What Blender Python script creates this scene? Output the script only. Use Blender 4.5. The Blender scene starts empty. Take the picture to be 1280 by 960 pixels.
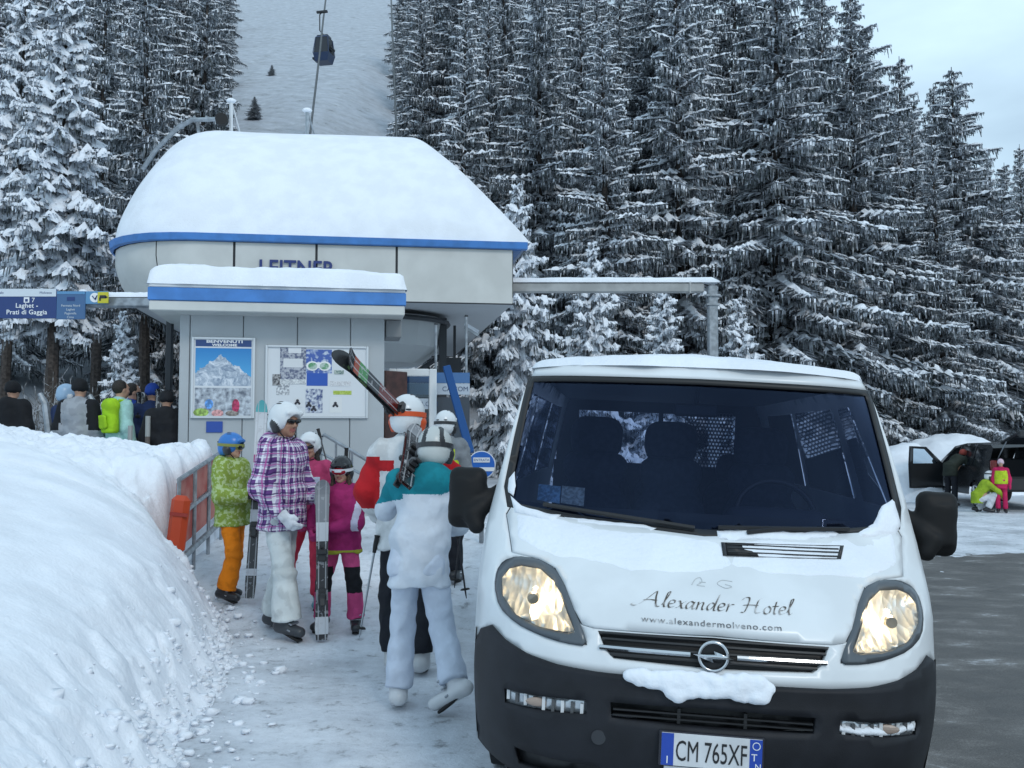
import bpy, math, random
import numpy as np
from mathutils import Vector, Matrix, geometry
C = bpy.context.scene
COL = C.collection
R = math.radians
# ------------------------------------------------------------------ camera, sky, sun, exposure
FPX = 1200.0
PITCH = math.atan(65 / FPX)
cam = bpy.data.objects.new('camera', bpy.data.cameras.new('camera'))
COL.objects.link(cam); C.camera = cam
cam.location = (0, 0, 1.6); cam.rotation_euler = (R(90) + PITCH, 0, 0)
cam.data.sensor_width = 36; cam.data.lens = FPX / 1280 * 36
cam.data.clip_start = .05; cam.data.clip_end = 3000
C.view_settings.view_transform = 'Standard'; C.view_settings.look = 'None'
C.view_settings.exposure = .53
SUN_EL, SUN_AZ = R(38), R(152)
w = bpy.data.worlds.new('World'); C.world = w; w.use_nodes = True
nt = w.node_tree; bg = nt.nodes['Background']
sky = nt.nodes.new('ShaderNodeTexSky'); sky.sky_type = 'NISHITA'; sky.sun_disc = False
sky.sun_elevation = SUN_EL; sky.sun_rotation = SUN_AZ; sky.altitude = 1000; sky.air_density = 1.0; sky.dust_density = 1.2
tc = nt.nodes.new('ShaderNodeTexCoord'); mp = nt.nodes.new('ShaderNodeMapping'); mp.inputs['Scale'].default_value = (1, 1, 2.6)
nz = nt.nodes.new('ShaderNodeTexNoise'); nz.inputs['Scale'].default_value = 2.6; nz.inputs['Detail'].default_value = 6
cr = nt.nodes.new('ShaderNodeValToRGB'); cr.color_ramp.elements[0].position = .34; cr.color_ramp.elements[1].position = .68
cr.color_ramp.elements[0].color = (.5, .5, .5, 1); cr.color_ramp.elements[1].color = (.95, .95, .95, 1)
mx = nt.nodes.new('ShaderNodeMixRGB'); mx.inputs[2].default_value = (8.8, 11.8, 14.0, 1)
L = nt.links.new
L(tc.outputs['Generated'], mp.inputs[0]); L(mp.outputs[0], nz.inputs[0]); L(nz.outputs[0], cr.inputs[0])
L(cr.outputs[0], mx.inputs[0]); L(sky.outputs[0], mx.inputs[1]); L(mx.outputs[0], bg.inputs[0])
bg.inputs[1].default_value = .062
sl = bpy.data.lights.new('sun', 'SUN'); sl.energy = .62; sl.angle = R(16); sl.color = (1, .95, .88)
so = bpy.data.objects.new('sun', sl); COL.objects.link(so)
so.rotation_euler = (R(90) - SUN_EL, 0, R(180) - SUN_AZ)

def W(px, py, D):
    a, b = (px - 640) / FPX, (480 - py) / FPX
    y = math.cos(PITCH) - b * math.sin(PITCH); z = math.sin(PITCH) + b * math.cos(PITCH)
    return Vector((a / y * D, D, 1.6 + z / y * D))

# ------------------------------------------------------------------ helpers
MC = {}
def M(name, col, rough=.6, metal=0, var=0, vs=6, bump=0, bs=60, bd=6, col2=None, spec=.5, emit=0, detail=5, lo=.4, hi=.62):
    if name in MC: return MC[name]
    m = bpy.data.materials.new(name); m.use_nodes = True; t = m.node_tree; b = t.nodes['Principled BSDF']
    c = tuple(col) + (1,)
    b.inputs['Base Color'].default_value = c; b.inputs['Roughness'].default_value = rough; b.inputs['Metallic'].default_value = metal
    b.inputs['Specular IOR Level'].default_value = spec
    if emit: b.inputs['Emission Color'].default_value = c; b.inputs['Emission Strength'].default_value = emit
    if var or bump or col2:
        co = t.nodes.new('ShaderNodeTexCoord')
    if var or col2:
        n = t.nodes.new('ShaderNodeTexNoise'); n.inputs['Scale'].default_value = vs; n.inputs['Detail'].default_value = detail
        t.links.new(co.outputs['Object'], n.inputs[0])
        r = t.nodes.new('ShaderNodeValToRGB'); e = r.color_ramp.elements
        e[0].position = lo; e[1].position = hi
        e[0].color = tuple(max(0, x * (1 - var)) for x in col) + (1,)
        e[1].color = (tuple(col2) if col2 else tuple(min(1, x * (1 + var)) for x in col)) + (1,)
        t.links.new(n.outputs[0], r.inputs[0]); t.links.new(r.outputs[0], b.inputs['Base Color'])
    if bump:
        n = t.nodes.new('ShaderNodeTexNoise'); n.inputs['Scale'].default_value = bs; n.inputs['Detail'].default_value = bd
        t.links.new(co.outputs['Object'], n.inputs[0])
        k = t.nodes.new('ShaderNodeBump'); k.inputs['Strength'].default_value = bump; k.inputs['Distance'].default_value = .02
        t.links.new(n.outputs[0], k.inputs['Height']); t.links.new(k.outputs[0], b.inputs['Normal'])
    MC[name] = m; return m

def mk(name, V, F, mats, parent=None, mi=None, smooth=False):
    me = bpy.data.meshes.new(name)
    V = np.asarray(V, dtype=np.float32)
    if isinstance(F, np.ndarray):
        n, k = F.shape
        me.vertices.add(len(V)); me.vertices.foreach_set('co', V.ravel())
        me.loops.add(n * k); me.loops.foreach_set('vertex_index', F.astype(np.int32).ravel())
        me.polygons.add(n); me.polygons.foreach_set('loop_start', np.arange(0, n * k, k, dtype=np.int32))
        me.update(calc_edges=True)
    else:
        me.from_pydata([tuple(map(float, v)) for v in V], [], F)
    if not isinstance(mats, (list, tuple)): mats = [mats]
    for m in mats: me.materials.append(m)
    if mi is not None: me.polygons.foreach_set('material_index', np.asarray(mi, dtype=np.int32))
    if smooth: me.polygons.foreach_set('use_smooth', np.ones(len(me.polygons), dtype=bool))
    me.update()
    o = bpy.data.objects.new(name, me); COL.objects.link(o)
    if parent: o.parent = parent
    return o

def tag(o, label=None, cat=None, group=None, kind=None):
    if label: o['label'] = label
    if cat: o['category'] = cat
    if group: o['group'] = group
    if kind: o['kind'] = kind
    return o
def thing(name, label, cat, loc=(0, 0, 0), rz=0, group=None):
    o = bpy.data.objects.new(name, None); COL.objects.link(o); o.location = loc; o.rotation_euler = (0, 0, rz)
    return tag(o, label, cat, group)
def copy_tree(o, parent=None):
    c = o.copy(); COL.objects.link(c)
    if parent: c.parent = parent; c.matrix_parent_inverse = o.matrix_parent_inverse.copy()
    for ch in o.children: copy_tree(ch, c)
    return c

class MB:
    def __init__(s): s.V = []; s.F = []; s.mi = []
    def add(s, V, F, m=0):
        o = len(s.V); s.V += [tuple(v) for v in V]; s.F += [tuple(i + o for i in f) for f in F]; s.mi += [m] * len(F); return s
    def box(s, c, d, rot=None, m=0, bev=0.0):
        x, y, z = (q / 2 for q in d)
        b = min(bev, x * .9, y * .9, z * .9)
        if b <= 0:
            V = [(i, j, k) for i in (-x, x) for j in (-y, y) for k in (-z, z)]
            F = [(0, 1, 3, 2), (4, 6, 7, 5), (0, 4, 5, 1), (2, 3, 7, 6), (0, 2, 6, 4), (1, 5, 7, 3)]
        else:
            V = []; F = []; idx = {}
            for i in (-1, 1):
                for j in (-1, 1):
                    for k in (-1, 1):
                        for a in range(3):
                            p = [i * (x - b), j * (y - b), k * (z - b)]; p[a] = (i, j, k)[a] * (x, y, z)[a]
                            idx[i, j, k, a] = len(V); V.append(tuple(p))
            S = (-1, 1)
            for a in range(3):
                o1, o2 = [q for q in range(3) if q != a]
                for sg in S:
                    q = []
                    for (u, v) in ((-1, -1), (1, -1), (1, 1), (-1, 1)):
                        t = [0, 0, 0]; t[a] = sg; t[o1] = u; t[o2] = v; q.append(idx[t[0], t[1], t[2], a])
                    F.append(tuple(q))
            for a in range(3):
                o1, o2 = [q for q in range(3) if q != a]
                for u in S:
                    for v in S:
                        t0 = [0, 0, 0]; t0[o1] = u; t0[o2] = v; t1 = t0[:]; t0[a] = -1; t1[a] = 1
                        F.append((idx[(*t0, o1)], idx[(*t1, o1)], idx[(*t1, o2)], idx[(*t0, o2)]))
            for i in S:
                for j in S:
                    for k in S: F.append((idx[i, j, k, 0], idx[i, j, k, 1], idx[i, j, k, 2]))
        if rot is not None:
            V = [rot @ Vector(v) for v in V]
        return s.add([(v[0] + c[0], v[1] + c[1], v[2] + c[2]) for v in V], F, m)
    def tube(s, P, r, n=8, m=0, cap=True):
        P = [Vector(p) for p in P]; rr = r if isinstance(r, (list, tuple)) else [r] * len(P)
        V = []; F = []; up = None
        for i, p in enumerate(P):
            t = (P[min(i + 1, len(P) - 1)] - P[max(i - 1, 0)]).normalized()
            if up is None: up = Vector((0, 0, 1)) if abs(t.z) < .9 else Vector((1, 0, 0))
            a = t.cross(up).normalized(); b = a.cross(t).normalized(); up = b
            for k in range(n):
                q = 2 * math.pi * k / n; V.append(p + rr[i] * (math.cos(q) * a + math.sin(q) * b))
        for i in range(len(P) - 1):
            for k in range(n): F.append((i * n + k, i * n + (k + 1) % n, (i + 1) * n + (k + 1) % n, (i + 1) * n + k))
        if cap: F += [tuple(range(n))[::-1], tuple((len(P) - 1) * n + k for k in range(n))]
        return s.add(V, F, m)
    def prism(s, poly, fn0, fn1, m=0):
        n = len(poly); V = [fn0(*p) for p in poly] + [fn1(*p) for p in poly]
        F = [tuple(range(n)), tuple(range(2 * n - 1, n - 1, -1))] + [(i, i + n, (i + 1) % n + n, (i + 1) % n) for i in range(n)]
        return s.add(V, F, m)
    def ball(s, c, r, nu=12, nv=8, m=0, rot=None):
        V = []; F = []
        for j in range(nv + 1):
            for i in range(nu):
                a, b = 2 * math.pi * i / nu, math.pi * (j / nv - .5)
                v = Vector((r[0] * math.cos(b) * math.cos(a), r[1] * math.cos(b) * math.sin(a), r[2] * math.sin(b)))
                if rot is not None: v = rot @ v
                V.append(v + Vector(c))
        for j in range(nv):
            for i in range(nu): F.append((j * nu + i, j * nu + (i + 1) % nu, (j + 1) * nu + (i + 1) % nu, (j + 1) * nu + i))
        return s.add(V, F, m)
    def build(s, name, mats, parent=None, smooth=False): return mk(name, s.V, s.F, mats, parent, s.mi, smooth)

def noise3(P, f, seed, octs=3):
    r = np.random.RandomState(seed); out = 0; a = 1
    for o in range(octs):
        acc = 0
        for k in range(5):
            d = r.normal(size=3); d /= np.linalg.norm(d); ph = r.uniform(0, 6.28, 2); d2 = r.normal(size=3)
            q = P[0] * d[0] + P[1] * d[1] + P[2] * d[2]
            acc = acc + np.sin(q * f * r.uniform(.7, 1.4) + ph[0] + 1.3 * np.sin((P[0] * d2[0] + P[1] * d2[1] + P[2] * d2[2]) * f * .6 + ph[1]))
        out = out + a * acc / 5; a *= .5; f *= 2.1
    return out

class SD:
    """solid built from blended tapered capsules and ellipsoids, skinned with surface nets"""
    def __init__(s, fold=0): s.p = []; s.fold = fold
    def cap(s, a, b, ra, rb, k=.03, pid=0, flat=None): s.p.append(('c', np.array(a, float), np.array(b, float), ra, rb, k, pid)); return s
    def ell(s, c, r, rot=None, k=.03, pid=0, sub=False):
        s.p.append(('s' if sub else 'e', np.array(c, float), np.array(r, float), None if rot is None else np.array(rot, float), 0, k, pid)); return s
    def seg(s, a, b, lat, r0, r1, k=.03, pid=0): s.p.append(('y', np.array(a, float), np.array(b, float), np.array(lat, float), (r0, r1), k, pid)); return s
    def mesh(s, h, amp=0, freq=14, seed=1, clip=None):
        lo = np.full(3, 1e9); hi = -lo
        bx = []
        for q in s.p:
            if q[0] == 'c':
                r = max(q[3], q[4]); a = np.minimum(q[1], q[2]) - r; b = np.maximum(q[1], q[2]) + r
            elif q[0] == 'y':
                r = max(q[4][0] + q[4][1]); a = np.minimum(q[1], q[2]) - r; b = np.maximum(q[1], q[2]) + r
            else:
                r = q[2].max() if q[3] is not None else q[2]; a = q[1] - r; b = q[1] + r
            bx.append((a, b))
            if q[0] != 's': lo = np.minimum(lo, a); hi = np.maximum(hi, b)
        am = abs(amp); lo -= 3 * h + am; hi += 3 * h + am
        N = np.ceil((hi - lo) / h).astype(int) + 1
        D = np.full(N, .2, np.float32); I = np.zeros(N, np.int16)
        ax = [lo[i] + h * np.arange(N[i]) for i in range(3)]
        for q, (a, b) in zip(s.p, bx):
            mg = q[5] + 3 * h + abs(amp)
            i0 = np.clip(np.floor((a - mg - lo) / h).astype(int), 0, N - 1); i1 = np.clip(np.ceil((b + mg - lo) / h).astype(int) + 1, 1, N)
            sl = tuple(slice(i0[i], i1[i]) for i in range(3))
            X = ax[0][sl[0]][:, None, None]; Y = ax[1][sl[1]][None, :, None]; Z = ax[2][sl[2]][None, None, :]
            if q[0] == 'c':
                v = q[2] - q[1]; vv = max(v @ v, 1e-9)
                t = np.clip(((X - q[1][0]) * v[0] + (Y - q[1][1]) * v[1] + (Z - q[1][2]) * v[2]) / vv, 0, 1)
                d = np.sqrt((X - q[1][0] - t * v[0]) ** 2 + (Y - q[1][1] - t * v[1]) ** 2 + (Z - q[1][2] - t * v[2]) ** 2) - (q[3] + (q[4] - q[3]) * t)
                if s.fold: d = d + s.fold * np.sin(t * math.sqrt(vv) * 62 + 2.0 * np.sin(19 * (X + .8 * Y) + q[6])) * (.25 + (2 * t - 1) ** 2)
            elif q[0] == 'y':
                v = q[2] - q[1]; ln = np.linalg.norm(v); n_ = v / ln; la = q[3] - n_ * (q[3] @ n_); la = la / np.linalg.norm(la); lb = np.cross(n_, la)
                x, y, z = X - q[1][0], Y - q[1][1], Z - q[1][2]
                tt = x * n_[0] + y * n_[1] + z * n_[2]; uu = x * la[0] + y * la[1] + z * la[2]; ww = x * lb[0] + y * lb[1] + z * lb[2]
                t = np.clip(tt / ln, 0, 1); (a0, b0), (a1, b1) = q[4]; ra = a0 + (a1 - a0) * t; rb = b0 + (b1 - b0) * t
                dr = (np.sqrt((uu / ra) ** 2 + (ww / rb) ** 2) - 1) * np.minimum(ra, rb); da = np.maximum(-tt, tt - ln)
                e_ = .012; dr = dr + e_; da = da + e_
                d = np.minimum(np.maximum(dr, da), 0) + np.sqrt(np.maximum(dr, 0) ** 2 + np.maximum(da, 0) ** 2) - e_
                if s.fold: d = d + s.fold * np.sin(t * ln * 48 + 2.4 * np.sin(15 * (X + .6 * Y) + q[6] + 1)) * (.35 + .8 * (2 * t - 1) ** 2)
            else:
                x, y, z = X - q[1][0], Y - q[1][1], Z - q[1][2]
                if q[3] is not None:
                    m = q[3]; x, y, z = (x * m[0][i] + y * m[1][i] + z * m[2][i] for i in range(3))
                r = q[2]; k0 = np.sqrt((x / r[0]) ** 2 + (y / r[1]) ** 2 + (z / r[2]) ** 2)
                k1 = np.sqrt((x / r[0] ** 2) ** 2 + (y / r[1] ** 2) ** 2 + (z / r[2] ** 2) ** 2)
                d = k0 * (k0 - 1) / np.maximum(k1, 1e-6)
            o = D[sl]
            if q[0] == 's': D[sl] = np.maximum(o, -d)
            else:
                I[sl] = np.where(d < o, q[6], I[sl])
                k = q[5]; hh = np.clip(.5 + .5 * (d - o) / k, 0, 1)
                D[sl] = d * (1 - hh) + o * hh - k * hh * (1 - hh)
        if amp or clip:
            X = ax[0][:, None, None]; Y = ax[1][None, :, None]; Z = ax[2][None, None, :]
            if amp > 0: D = D + amp * noise3((X, Y, Z), freq, seed, 2)
            if amp < 0: D = D + amp * (1 - 2.2 * np.abs(noise3((X, Y, Z * .8), freq, seed, 2)))
            if clip: D = np.maximum(D, clip(X, Y, Z))
        for i in range(3):
            e = [slice(None)] * 3
            for j in (0, -1): e[i] = j; D[tuple(e)] = np.maximum(D[tuple(e)], .01)
        S = D < 0
        c = [(i, j, k) for i in (0, 1) for j in (0, 1) for k in (0, 1)]
        n = N - 1
        cor = {q: S[q[0]:q[0] + n[0], q[1]:q[1] + n[1], q[2]:q[2] + n[2]] for q in c}
        cnt = sum(v.astype(np.int8) for v in cor.values())
        act = np.argwhere((cnt > 0) & (cnt < 8))
        acc = np.zeros((len(act), 3)); num = np.zeros(len(act))
        for q in c:
            for a in range(3):
                if q[a]: continue
                q2 = list(q); q2[a] = 1
                v0 = D[act[:, 0] + q[0], act[:, 1] + q[1], act[:, 2] + q[2]]; v1 = D[act[:, 0] + q2[0], act[:, 1] + q2[1], act[:, 2] + q2[2]]
                w_ = (v0 < 0) != (v1 < 0)
                t = np.where(w_, v0 / np.where(w_, v0 - v1, 1), 0)
                p = np.array(q, float)[None, :].repeat(len(act), 0); p[:, a] += t
                acc += p * w_[:, None]; num += w_
        V = lo + h * (act + acc / num[:, None])
        pid = I[act[:, 0], act[:, 1], act[:, 2]]
        ix = np.full(n, -1, np.int64); ix[tuple(act.T)] = np.arange(len(act))
        Fs = []
        for a in range(3):
            b, d = (a + 1) % 3, (a + 2) % 3
            s0 = [slice(None)] * 3; s1 = [slice(None)] * 3; s0[a] = slice(0, -1); s1[a] = slice(1, None)
            e = np.argwhere(S[tuple(s0)] != S[tuple(s1)])
            sg = S[tuple(s0)][tuple(e.T)]
            def cell(db, dd):
                z = e.copy(); z[:, b] += db; z[:, d] += dd; return ix[tuple(z.T)]
            f = np.stack([cell(-1, -1), cell(0, -1), cell(0, 0), cell(-1, 0)], 1)
            f[~sg] = f[~sg][:, ::-1]; Fs.append(f)
        return V, np.concatenate(Fs), pid
    def build(s, name, mats, parent, h, amp=0, freq=14, seed=1, clip=None, matfn=None):
        V, F, pid = s.mesh(h, amp, freq, seed, clip)
        if matfn is not None: mi = matfn(V[F].mean(1), pid[F[:, 0]])
        else: mi = None
        return mk(name, V, F, mats, parent, mi, True)

def smooth(a, b, x):
    t = np.clip((x - a) / (b - a), 0, 1); return t * t * (3 - 2 * t)

def text(name, s, size, mat, parent, mtx, depth=.003, shear=0, align='CENTER', off=0, space=1, xs=1, fn=None):
    cu = bpy.data.curves.new(name, 'FONT'); cu.body = s; cu.size = size; cu.extrude = depth; cu.shear = shear; cu.align_x = align; cu.offset = off; cu.space_character = space; cu.resolution_u = 3
    to = bpy.data.objects.new(name, cu); COL.objects.link(to)
    me = bpy.data.meshes.new_from_object(to.evaluated_get(bpy.context.evaluated_depsgraph_get()))
    bpy.data.objects.remove(to); bpy.data.curves.remove(cu)
    me.name = name; me.materials.clear(); me.materials.append(mat)
    for v in me.vertices:
        v.co.x *= xs
    if fn is not None:
        for v in me.vertices: v.co = fn(v.co)
    o = bpy.data.objects.new(name, me); COL.objects.link(o)
    if parent: o.parent = parent
    if mtx is not None: o.matrix_local = mtx
    return o
def face_m(x, y, z, rz=0):   # text that faces -Y in its parent
    return Matrix.Translation((x, y, z)) @ Matrix.Rotation(rz, 4, 'Z') @ Matrix.Rotation(R(90), 4, 'X')

# ------------------------------------------------------------------ materials
snow = M('snow', (.80, .84, .90), .75, var=.035, vs=3, bump=.35, bs=38, spec=.25)
snow_tree = M('snow_tree', (.80, .84, .90), .8, spec=.2)
needle = M('needle', (.042, .053, .054), .85, col2=(.36, .39, .43), vs=5.5, spec=.15, detail=8, lo=.40, hi=.66)
bark = M('bark', (.055, .045, .04), .9, var=.4, vs=14, bump=.6, bs=40)
black = M('black_plastic', (.016, .017, .019), .55, bump=.05, bs=300)
rubber = M('rubber', (.014, .014, .015), .8)
steel = M('steel', (.36, .39, .42), .38, .85, var=.15, vs=9)
galv = M('galvanised', (.30, .33, .36), .5, .6, var=.2, vs=12)
white_paint = M('white_paint', (.72, .745, .76), .25, var=.04, vs=4, spec=.5)
blue_trim = M('blue_trim', (.055, .20, .52), .4, var=.12, vs=4)
cream = M('cream_panel', (.56, .57, .55), .45, var=.07, vs=1.5)
wallgrey = M('wall_panel', (.40, .43, .45), .5, var=.05, vs=1.3, bump=.05, bs=120)
# ------------------------------------------------------------------ terrain
def gz(x, y):
    x = np.asarray(x, float); y = np.asarray(y, float)
    z = -.049 * np.clip(x - .7, -.9, 1.5)
    r = .16 * np.clip(y - 7.0, 0, 3.6); r = np.where(y < 7.6, .16 * np.clip(y - 6.6, 0, 1) ** 2 * .48, r)
    z = z + r * (1 - smooth(.6, 2.6, x))
    hs = np.clip(y - 25, 0, None); hs = np.where(hs < 8, hs * hs / 16, hs - 4)
    z = z + .53 * hs * (1 - .88 * smooth(6, 17, x - .06 * (y - 25)))
    lf = smooth(-8, -16, x); z = z + lf * .45 * np.clip(y - 15, 0, 12) * .5
    return z
def grid(name, xs, ys, zf, mat, kind='structure', parent=None):
    X, Y = np.meshgrid(xs, ys, indexing='ij'); Z = zf(X, Y)
    n, m = X.shape; i = np.arange(n * m).reshape(n, m)
    F = np.stack([i[:-1, :-1], i[1:, :-1], i[1:, 1:], i[:-1, 1:]], -1).reshape(-1, 4)
    o = mk(name, np.stack([X, Y, Z], -1).reshape(-1, 3), F, mat, parent, None, True)
    if kind: o['kind'] = kind
    return o
def n2(X, Y, f, s, o=3): return noise3((X, Y, X * 0), f, s, o)
def ridged(X, Y, f, s, o=3): return 1 - 2 * np.abs(n2(X, Y, f, s, o))

# packed snow with grit
gm = bpy.data.materials.new('packed_snow'); gm.use_nodes = True; t = gm.node_tree; b = t.nodes['Principled BSDF']
b.inputs['Specular IOR Level'].default_value = .35
co = t.nodes.new('ShaderNodeTexCoord')
def tnoise(t, co, sc, det=6, rough=.6):
    n = t.nodes.new('ShaderNodeTexNoise'); n.inputs['Scale'].default_value = sc; n.inputs['Detail'].default_value = det; n.inputs['Roughness'].default_value = rough
    t.links.new(co.outputs['Object'], n.inputs[0]); return n
def tramp(t, src, stops):
    r = t.nodes.new('ShaderNodeValToRGB'); e = r.color_ramp.elements
    while len(e) < len(stops): e.new(.5)
    for k, (p, c) in enumerate(stops): e[k].position = p; e[k].color = tuple(c) + (1,) if len(c) == 3 else c
    t.links.new(src, r.inputs[0]); return r
def tmix(t, fac, a, b_, mode='MIX'):
    m = t.nodes.new('ShaderNodeMixRGB'); m.blend_type = mode
    for k, v in ((0, fac), (1, a), (2, b_)):
        if hasattr(v, 'is_linked'): t.links.new(v, m.inputs[k])
        else: m.inputs[k].default_value = v if not isinstance(v, tuple) else v + (1,)
    return m
n1 = tnoise(t, co, 1.1); n2_ = tnoise(t, co, 9, 8, .7); n3_ = tnoise(t, co, 45, 6)
base = tramp(t, n1.outputs[0], [(.3, (.50, .54, .59)), (.48, (.66, .70, .76)), (.68, (.80, .84, .90))])
dirt = tramp(t, n2_.outputs[0], [(.30, (.34, .34, .34)), (.42, (.88, .88, .88)), (.6, (1, 1, 1))])
grit = tramp(t, n3_.outputs[0], [(.25, (.35, .34, .33)), (.36, (1, 1, 1))])
a = tmix(t, 1.0, base.outputs[0], dirt.outputs[0], 'MULTIPLY'); a = tmix(t, .8, a.outputs[0], grit.outputs[0], 'MULTIPLY')
sp_ = t.nodes.new('ShaderNodeSeparateXYZ'); t.links.new(co.outputs['Object'], sp_.inputs[0])   # hillside snow darkened and blued to paint in its shade, plus grass specks
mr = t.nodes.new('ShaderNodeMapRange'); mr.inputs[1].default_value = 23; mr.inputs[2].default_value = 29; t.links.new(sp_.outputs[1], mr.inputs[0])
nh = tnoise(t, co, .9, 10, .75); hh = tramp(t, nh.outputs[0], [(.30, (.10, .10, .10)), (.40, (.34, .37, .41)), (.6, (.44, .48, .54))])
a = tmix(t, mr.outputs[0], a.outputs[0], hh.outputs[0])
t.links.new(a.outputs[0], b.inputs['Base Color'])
rr = tramp(t, n1.outputs[0], [(.35, (.35, .35, .35)), (.6, (.8, .8, .8))]); t.links.new(rr.outputs[0], b.inputs['Roughness'])
bp = t.nodes.new('ShaderNodeBump'); bp.inputs['Strength'].default_value = .7; bp.inputs['Distance'].default_value = .03
t.links.new(n2_.outputs[0], bp.inputs['Height']); t.links.new(bp.outputs[0], b.inputs['Normal'])

def ground_z(X, Y):
    d = np.exp(-((Y - 7) / 9) ** 2) * (np.abs(X) < 12)
    z = gz(X, Y) + d * (.012 * n2(X, Y, 3.0, 3) + .010 * n2(X, Y, 11, 5)) + smooth(26, 40, Y) * .35 * n2(X, Y, .35, 8)
    return z
xs = np.unique(np.concatenate([np.linspace(-420, -30, 40), np.linspace(-30, -6, 49), np.linspace(-6, 8, 281), np.linspace(8, 40, 65), np.linspace(40, 420, 39)]))
ys = np.unique(np.concatenate([np.linspace(-60, 1, 15), np.linspace(1, 14, 291), np.linspace(14, 60, 93), np.linspace(60, 420, 91)]))
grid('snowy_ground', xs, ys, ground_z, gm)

# asphalt road on the right
rm = bpy.data.materials.new('wet_asphalt'); rm.use_nodes = True; t = rm.node_tree; b = t.nodes['Principled BSDF']
co = t.nodes.new('ShaderNodeTexCoord'); mpg = t.nodes.new('ShaderNodeMapping'); mpg.inputs['Scale'].default_value = (.8, 1.3, 1)
t.links.new(co.outputs['Object'], mpg.inputs[0])
n1 = tnoise(t, co, 2.0, 10, .7); t.links.new(mpg.outputs[0], n1.inputs[0]); n2_ = tnoise(t, co, 110, 6, .7)
base = tramp(t, n1.outputs[0], [(.3, (.075, .072, .070)), (.5, (.125, .120, .116)), (.60, (.20, .195, .19)), (.68, (.50, .52, .55))])
g = tramp(t, n2_.outputs[0], [(.3, (.45, .45, .45)), (.55, (1, 1, 1)), (.68, (1.5, 1.5, 1.5))])
a = tmix(t, 1.0, base.outputs[0], g.outputs[0], 'MULTIPLY'); t.links.new(a.outputs[0], b.inputs['Base Color'])
rr = tramp(t, n1.outputs[0], [(.35, (.45, .45, .45)), (.6, (.75, .75, .75))]); t.links.new(rr.outputs[0], b.inputs['Roughness'])
bp = t.nodes.new('ShaderNodeBump'); bp.inputs['Strength'].default_value = .5; bp.inputs['Distance'].default_value = .01
t.links.new(n2_.outputs[0], bp.inputs['Height']); t.links.new(bp.outputs[0], b.inputs['Normal'])
def road_z(X, Y):
    e = 13.6 + .5 * n2(X, Y * 0, 1.3, 21) - Y; e2 = X - 1.0 - .15 * n2(X * 0, Y, 2.0, 22)
    k = np.minimum(np.clip(e / .8, -1, 1), np.clip(e2 / .3, -1, 1))
    return ground_z(X, Y) + .008 * k + .006 * n2(X, Y, 2.5, 23)
grid('road', np.linspace(.6, 22, 140), np.linspace(-8, 15.5, 150), road_z, rm)

# the ploughed bank on the left
FY = [0, 3.0, 4.3, 5.2, 6.2, 7.2, 7.7, 8.2, 8.5, 9.4, 10.4, 10.9, 11.3, 13]
FX = [-.85, -1.2, -1.55, -1.67, -1.79, -2.0, -2.30, -2.78, -3.02, -3.06, -3.08, -3.35, -5.0, -6]
AY = [0, 2, 4, 5.5, 7, 8, 8.7, 9.5, 10.2, 11.0, 11.8, 13]
AZ = [.2, .38, .62, .80, .94, 1.02, 1.0, .98, .82, .46, -.1, -.3]
def chunk(X, Y, sp, seed):   # broken clods: distance to jittered cell centres, each cell its own height
    gx, gy = np.floor(X / sp), np.floor(Y / sp); best = np.full(X.shape, 9.0); hh = np.zeros(X.shape)
    hs = lambda a, b, k: np.modf(np.abs(np.sin(a * 12.9898 + b * 78.233 + k * 37.719 + seed) * 43758.5453))[0]
    for i in (-1, 0, 1):
        for j in (-1, 0, 1):
            cx, cy = gx + i, gy + j; px_, py_ = (cx + hs(cx, cy, 1)) * sp, (cy + hs(cx, cy, 2)) * sp
            dd = ((X - px_) ** 2 + (Y - py_) ** 2) / sp ** 2; k = dd < best; best = np.where(k, dd, best); hh = np.where(k, hs(cx, cy, 3), hh)
    return (hh - .35) * np.clip(1.15 - best, 0, 1) ** .6
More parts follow.
